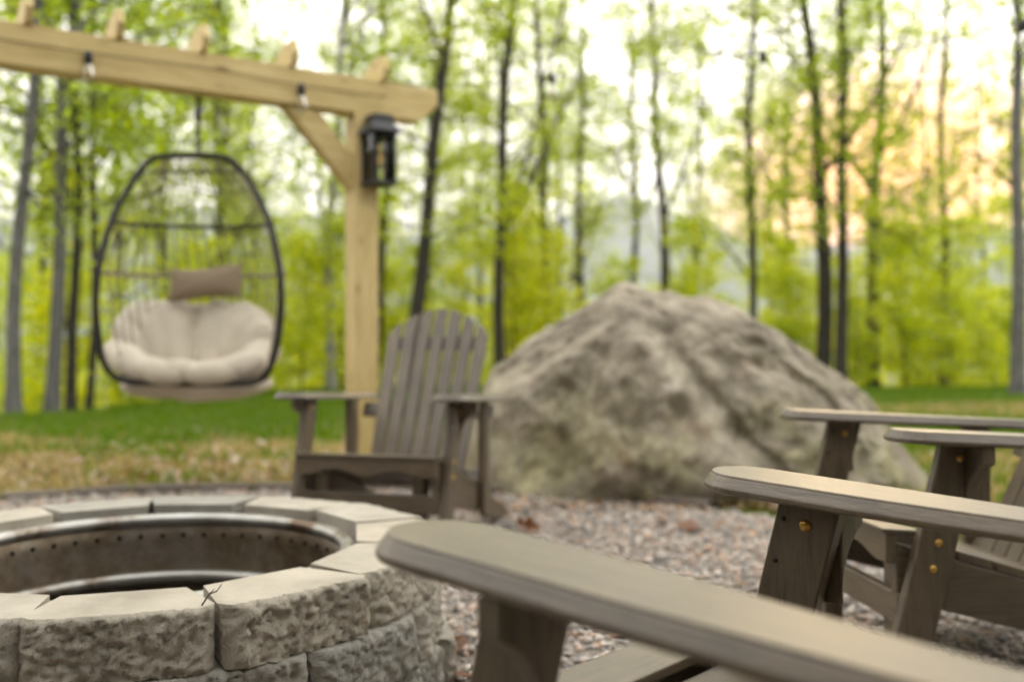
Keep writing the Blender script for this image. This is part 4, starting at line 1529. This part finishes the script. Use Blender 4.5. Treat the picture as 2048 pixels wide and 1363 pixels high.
for i in range(46):
    d = random.uniform(19, 30) if i % 3 else random.uniform(30, 52)
    px = -420 + 3000 * (i + random.random()) / 46
    if (1130 < px < 1500 and random.random() < .15) or (1670 < px < 2010 and random.random() < .6): continue
    p = surface_at(px, d)
    br, cr = CROWNS[7 + i % 5]
    o = make_tree('tree', p, random.uniform(.10, .22), random.uniform(11, 14), (random.uniform(-.03, .04), random.uniform(-.03, .03)), random.uniform(0, 6.28), M['bark_dark'], [(br, None), (cr, None)], 500 + i, '')
    tag(o, 'slim distant tree deeper in the woods behind the front row of trunks', 'tree', 'distant trees in the woods')

# understory saplings
SAPS = []
def build_saplings():
    for s in range(6):
        r = np.random.default_rng(700 + s)
        H = 3.0
        stems, pts = [], []
        for k in range(4):
            az = r.uniform(0, 6.28); sp = r.uniform(.05, .35)
            P = [np.array([math.cos(az) * sp * t * t * 1.6, math.sin(az) * sp * t * t * 1.6, H * r.uniform(.7, 1.0) * t]) for t in np.linspace(0, 1, 7)]
            stems.append(([tuple(p) for p in P], [.016 * (1 - .8 * t) for t in np.linspace(0, 1, 7)], False))
            for q in range(16):
                t = r.uniform(.12, 1); b = P[min(6, int(t * 6.99))]
                a2 = r.uniform(0, 6.28); l2 = r.uniform(.3, .95) * (1.15 - .6 * t)
                e = b + np.array([math.cos(a2) * l2, math.sin(a2) * l2, r.uniform(-.05, .3)])
                stems.append(([tuple(b), tuple((b + e) / 2 + (0, 0, .03)), tuple(e)], [.006, .004, .002], False))
                n = int(r.uniform(26, 48))
                tt = r.uniform(.1, 1.1, n)[:, None]
                pts.append(b + (e - b) * tt + r.normal(size=(n, 3)) * np.array([.11, .11, .07]))
        V, F, a = leaf_arrays(np.concatenate(pts), .080, 1.3, r)
        me = np_mesh('foliage', V, F, False, {'rnd': a}); me.materials.append(M['leaf_low'])
        st = tubes_mesh('stem', stems, 4); st.materials.append(M['bark_dark'])
        SAPS.append((st, me))
build_saplings()
def place_sapling(px, d, sc, i):
    p = surface_at(px, d)
    root = empty('sapling', p, (0, 0, random.uniform(0, 6.28)))
    root.scale = (sc, sc, sc * random.uniform(.9, 1.2))
    st, me = SAPS[i % 6]
    obj('stem', st, None, root); obj('foliage', me, None, root)
    tag(root, 'leafy yellow-green sapling filling the woods between the trunks', 'sapling', 'saplings of the understory')
nS = 0
for row, (d0, d1, n, s0, s1) in enumerate(((16.2, 18.5, 24, .6, 1.0), (18.5, 24, 26, .9, 1.45), (24, 33, 24, 1.1, 1.7), (33, 46, 14, 1.4, 2.0))):
    n = int(n * 1.28)
    for k in range(n):
        px = -420 + 3000 * (k + random.random()) / n
        d = random.uniform(d0, d1)
        if row == 0 and px < 620: d -= 4.6 - 3.4 * max(0, px) / 620
        if row >= 1 and 1120 < px < 1560 and random.random() < .55: continue
        place_sapling(px, d, random.uniform(s0, s1), nS); nS += 1

# the wood further down the slope reads as one mass
def build_far_wood():
    r = np.random.default_rng(5)
    pts = []
    for k in range(260):
        d = r.uniform(55, 170); x = r.uniform(-.75, .75) * d
        z = float(zt(np.array(x), np.array(d)))
        h = r.uniform(4, 8)
        n = 80
        c = r.normal(size=(n, 3)); c /= np.linalg.norm(c, axis=1, keepdims=True)
        c *= (r.uniform(.5, 1, n) ** .4)[:, None] * np.array([2.8, 2.8, h * .5])
        pts.append(c + np.array([x, d, z + h * .52]))
    V, F, a = leaf_arrays(np.concatenate(pts), .75, .8, r)
    o = obj('far_wood', np_mesh('far_wood', V, F, False, {'rnd': a}), M['leaf_low'])
    tag(o, 'far-off green wood down the slope behind the trees', 'wood', kind='stuff')
build_far_wood()
def build_added_shade_wood():  # unseen leaf mass added behind and beside the camera to shade surfaces facing it
    r = np.random.default_rng(6)
    pts = []
    for k in range(170):
        deg = 66 + 228 * k / 169
        a = R(deg) + r.normal(0, .03)
        behind = 114 < deg < 250
        d = r.uniform(2.9, 4.6) if behind else r.uniform(8, 12)
        h = r.uniform(5.6, 7.6) if behind else r.uniform(3.5, 6); n = 260
        c = r.normal(size=(n, 3)); c /= np.linalg.norm(c, axis=1, keepdims=True)
        c *= (r.uniform(.3, 1, n) ** .4)[:, None] * np.array([.9, .9, h * .5])
        pts.append(c + np.array([math.sin(a) * d, math.cos(a) * d, h * .5]))
    V, F, at = leaf_arrays(np.concatenate(pts), .34, 1.2, r)
    o = obj('added_shade_wood', np_mesh('added_shade_wood', V, F, False, {'rnd': at}), M['leaf_shade_wood'])
    tag(o, 'added dark leaf mass out of view behind and beside the camera, blocking low sky light', 'wood', kind='stuff')
build_added_shade_wood()

# ------------------------------------------------------------------ small things
def dead_leaf_mesh(seed, s):
    r = random.Random(seed)
    b = bmesh.new()
    n = 14
    outl = []
    for k in range(n):
        a = 2 * math.pi * k / n
        q = s * (.62 + .38 * abs(math.cos(a * 2.5))) * (1 if k % 2 else .78)
        outl.append((q * math.cos(a) * 1.25, q * math.sin(a) * .8))
    cz = r.uniform(.25, .6)
    top = [b.verts.new((x, y, cz * (y * y + .4 * x * x) / s + .06 * s * r.uniform(-1, 1))) for x, y in outl]
    c = b.verts.new((0, 0, 0))
    for k in range(n):
        b.faces.new((c, top[k], top[(k + 1) % n]))
    g = bmesh.ops.solidify(b, geom=b.faces[:], thickness=.0008)
    me = bpy.data.meshes.new('dry_leaf'); b.to_mesh(me); b.free()
    at = me.attributes.new('rnd', 'FLOAT', 'POINT')
    at.data.foreach_set('value', [r.uniform(.3, .8)] * len(me.vertices))
    me.materials.append(M['leaf_dead'])
    return me
leaves = [
    (on_z(1052, 1052, .03), .055, (R(62), R(15), .4), 'upright curled rust-brown dry leaf on the gravel beyond the nearest chair arm', None),
    (on_z(1378, 1052, .03), .075, (R(6), R(-5), 1.2), 'flat pinkish-brown dry leaf on the gravel in front of the boulder', None),
    (on_z(1322, 1032 + 10, .03), .04, (R(25), 0, 2), 'small brown dry leaf near the foot of the boulder', None),
    (on_z(893, 1296, .03), .060, (R(20), R(-15), .3), 'orange-brown dry leaf against the fire pit blocks', None),
    (on_z(935, 1352, .03), .045, (R(8), R(6), 2.1), 'rusty dry leaf on the gravel just below the orange one', None),
    (PC + Vector((.08, .05, .105)), .07, (R(25), R(10), .2), 'dry brown leaf in the ashes, left of its pair', None),
    (PC + Vector((.20, .04, .11)), .06, (R(-22), R(20), 1.4), 'dry brown leaf in the ashes, right of its pair', None),
]
for k, (p, s, rot, lab, g) in enumerate(leaves):
    o = obj('dry_leaf', dead_leaf_mesh(k, s), None, None, p, rot)
    tag(o, lab, 'leaf', 'dry fallen leaves')
tw = on_z(404, 1214, .33); tw2 = on_z(440, 1192, .33)
d = tw2 - tw
tp = [Vector((0, 0, 0)), d * .4 + Vector((0, 0, .012)), d * .75 + Vector((.002, 0, .010)), d * 1.1 + Vector((0, 0, .016))]
o = obj('twig', tubes_mesh('twig', [(tp, [.0016, .0015, .0012, .0008], False), ([tp[1], tp[1] + Vector((.006, .01, .006))], [.0012, .0006], False)], 6), M['bark_dark'], None, tw + Vector((0, 0, .004)))
tag(o, 'tiny dark twig lying on a front block of the fire pit', 'twig')

def build_litter():
    r = np.random.default_rng(77)
    P = []
    for k in range(190):          # drifted along the foot of the boulder
        b = on_z(r.uniform(1000, 1720), 0, 0) if False else None
        px = r.uniform(980, 1740)
        q = on_z(px, 1010 + r.normal(4, 7), 0.012)
        P.append((q.x, q.y, .018 + r.uniform(0, .012)))
    for k in range(700):          # on the dry lawn and along the edging
        x = r.uniform(-3.6, .2); y = 5.2 + abs(r.normal(0, 1.3))
        P.append((x, y, .03 + r.uniform(0, .02)))
    for k in range(200):
        x = r.uniform(2.0, 6.0); y = r.uniform(5.2, 12)
        P.append((x, y, .04))
    for k in range(60):           # a few on the gravel
        x = r.uniform(-1.5, 2.0); y = r.uniform(1.6, 4.6)
        if (x + .857) ** 2 + (y - 2.27) ** 2 > .72 ** 2: P.append((x, y, .024))
    V, F, a = leaf_arrays(np.array(P), .045, .35, r)
    o = obj('leaf_litter', np_mesh('leaf_litter', V, F, False, {'rnd': a}), M['leaf_litter'])
    tag(o, 'scattered small brown leaf litter on the dry lawn and along the boulder foot', 'leaf litter', kind='stuff')
M['leaf_litter'] = leafy('brown_leaf_litter', (0.27, 0.165, 0.085), (0.05, 0.03, 0.010))
build_litter()

# ------------------------------------------------------------------ haze
def build_haze():
    t = NT('valley_haze')
    v = t.n('VolumePrincipled')
    v.inputs['Color'].default_value = (0.86, 0.92, 1.0, 1)
    v.inputs['Density'].default_value = 0.00042
    v.inputs['Anisotropy'].default_value = 0.2
    t.l(v.outputs[0], t.out.inputs['Volume'])
    bm = box_bm(-6500, 6500, -6500, 6500, -140, 420)
    o = obj('haze', bm, t.m)
    tag(o, 'thin pale evening haze over the valley', 'haze', kind='stuff')
build_haze()
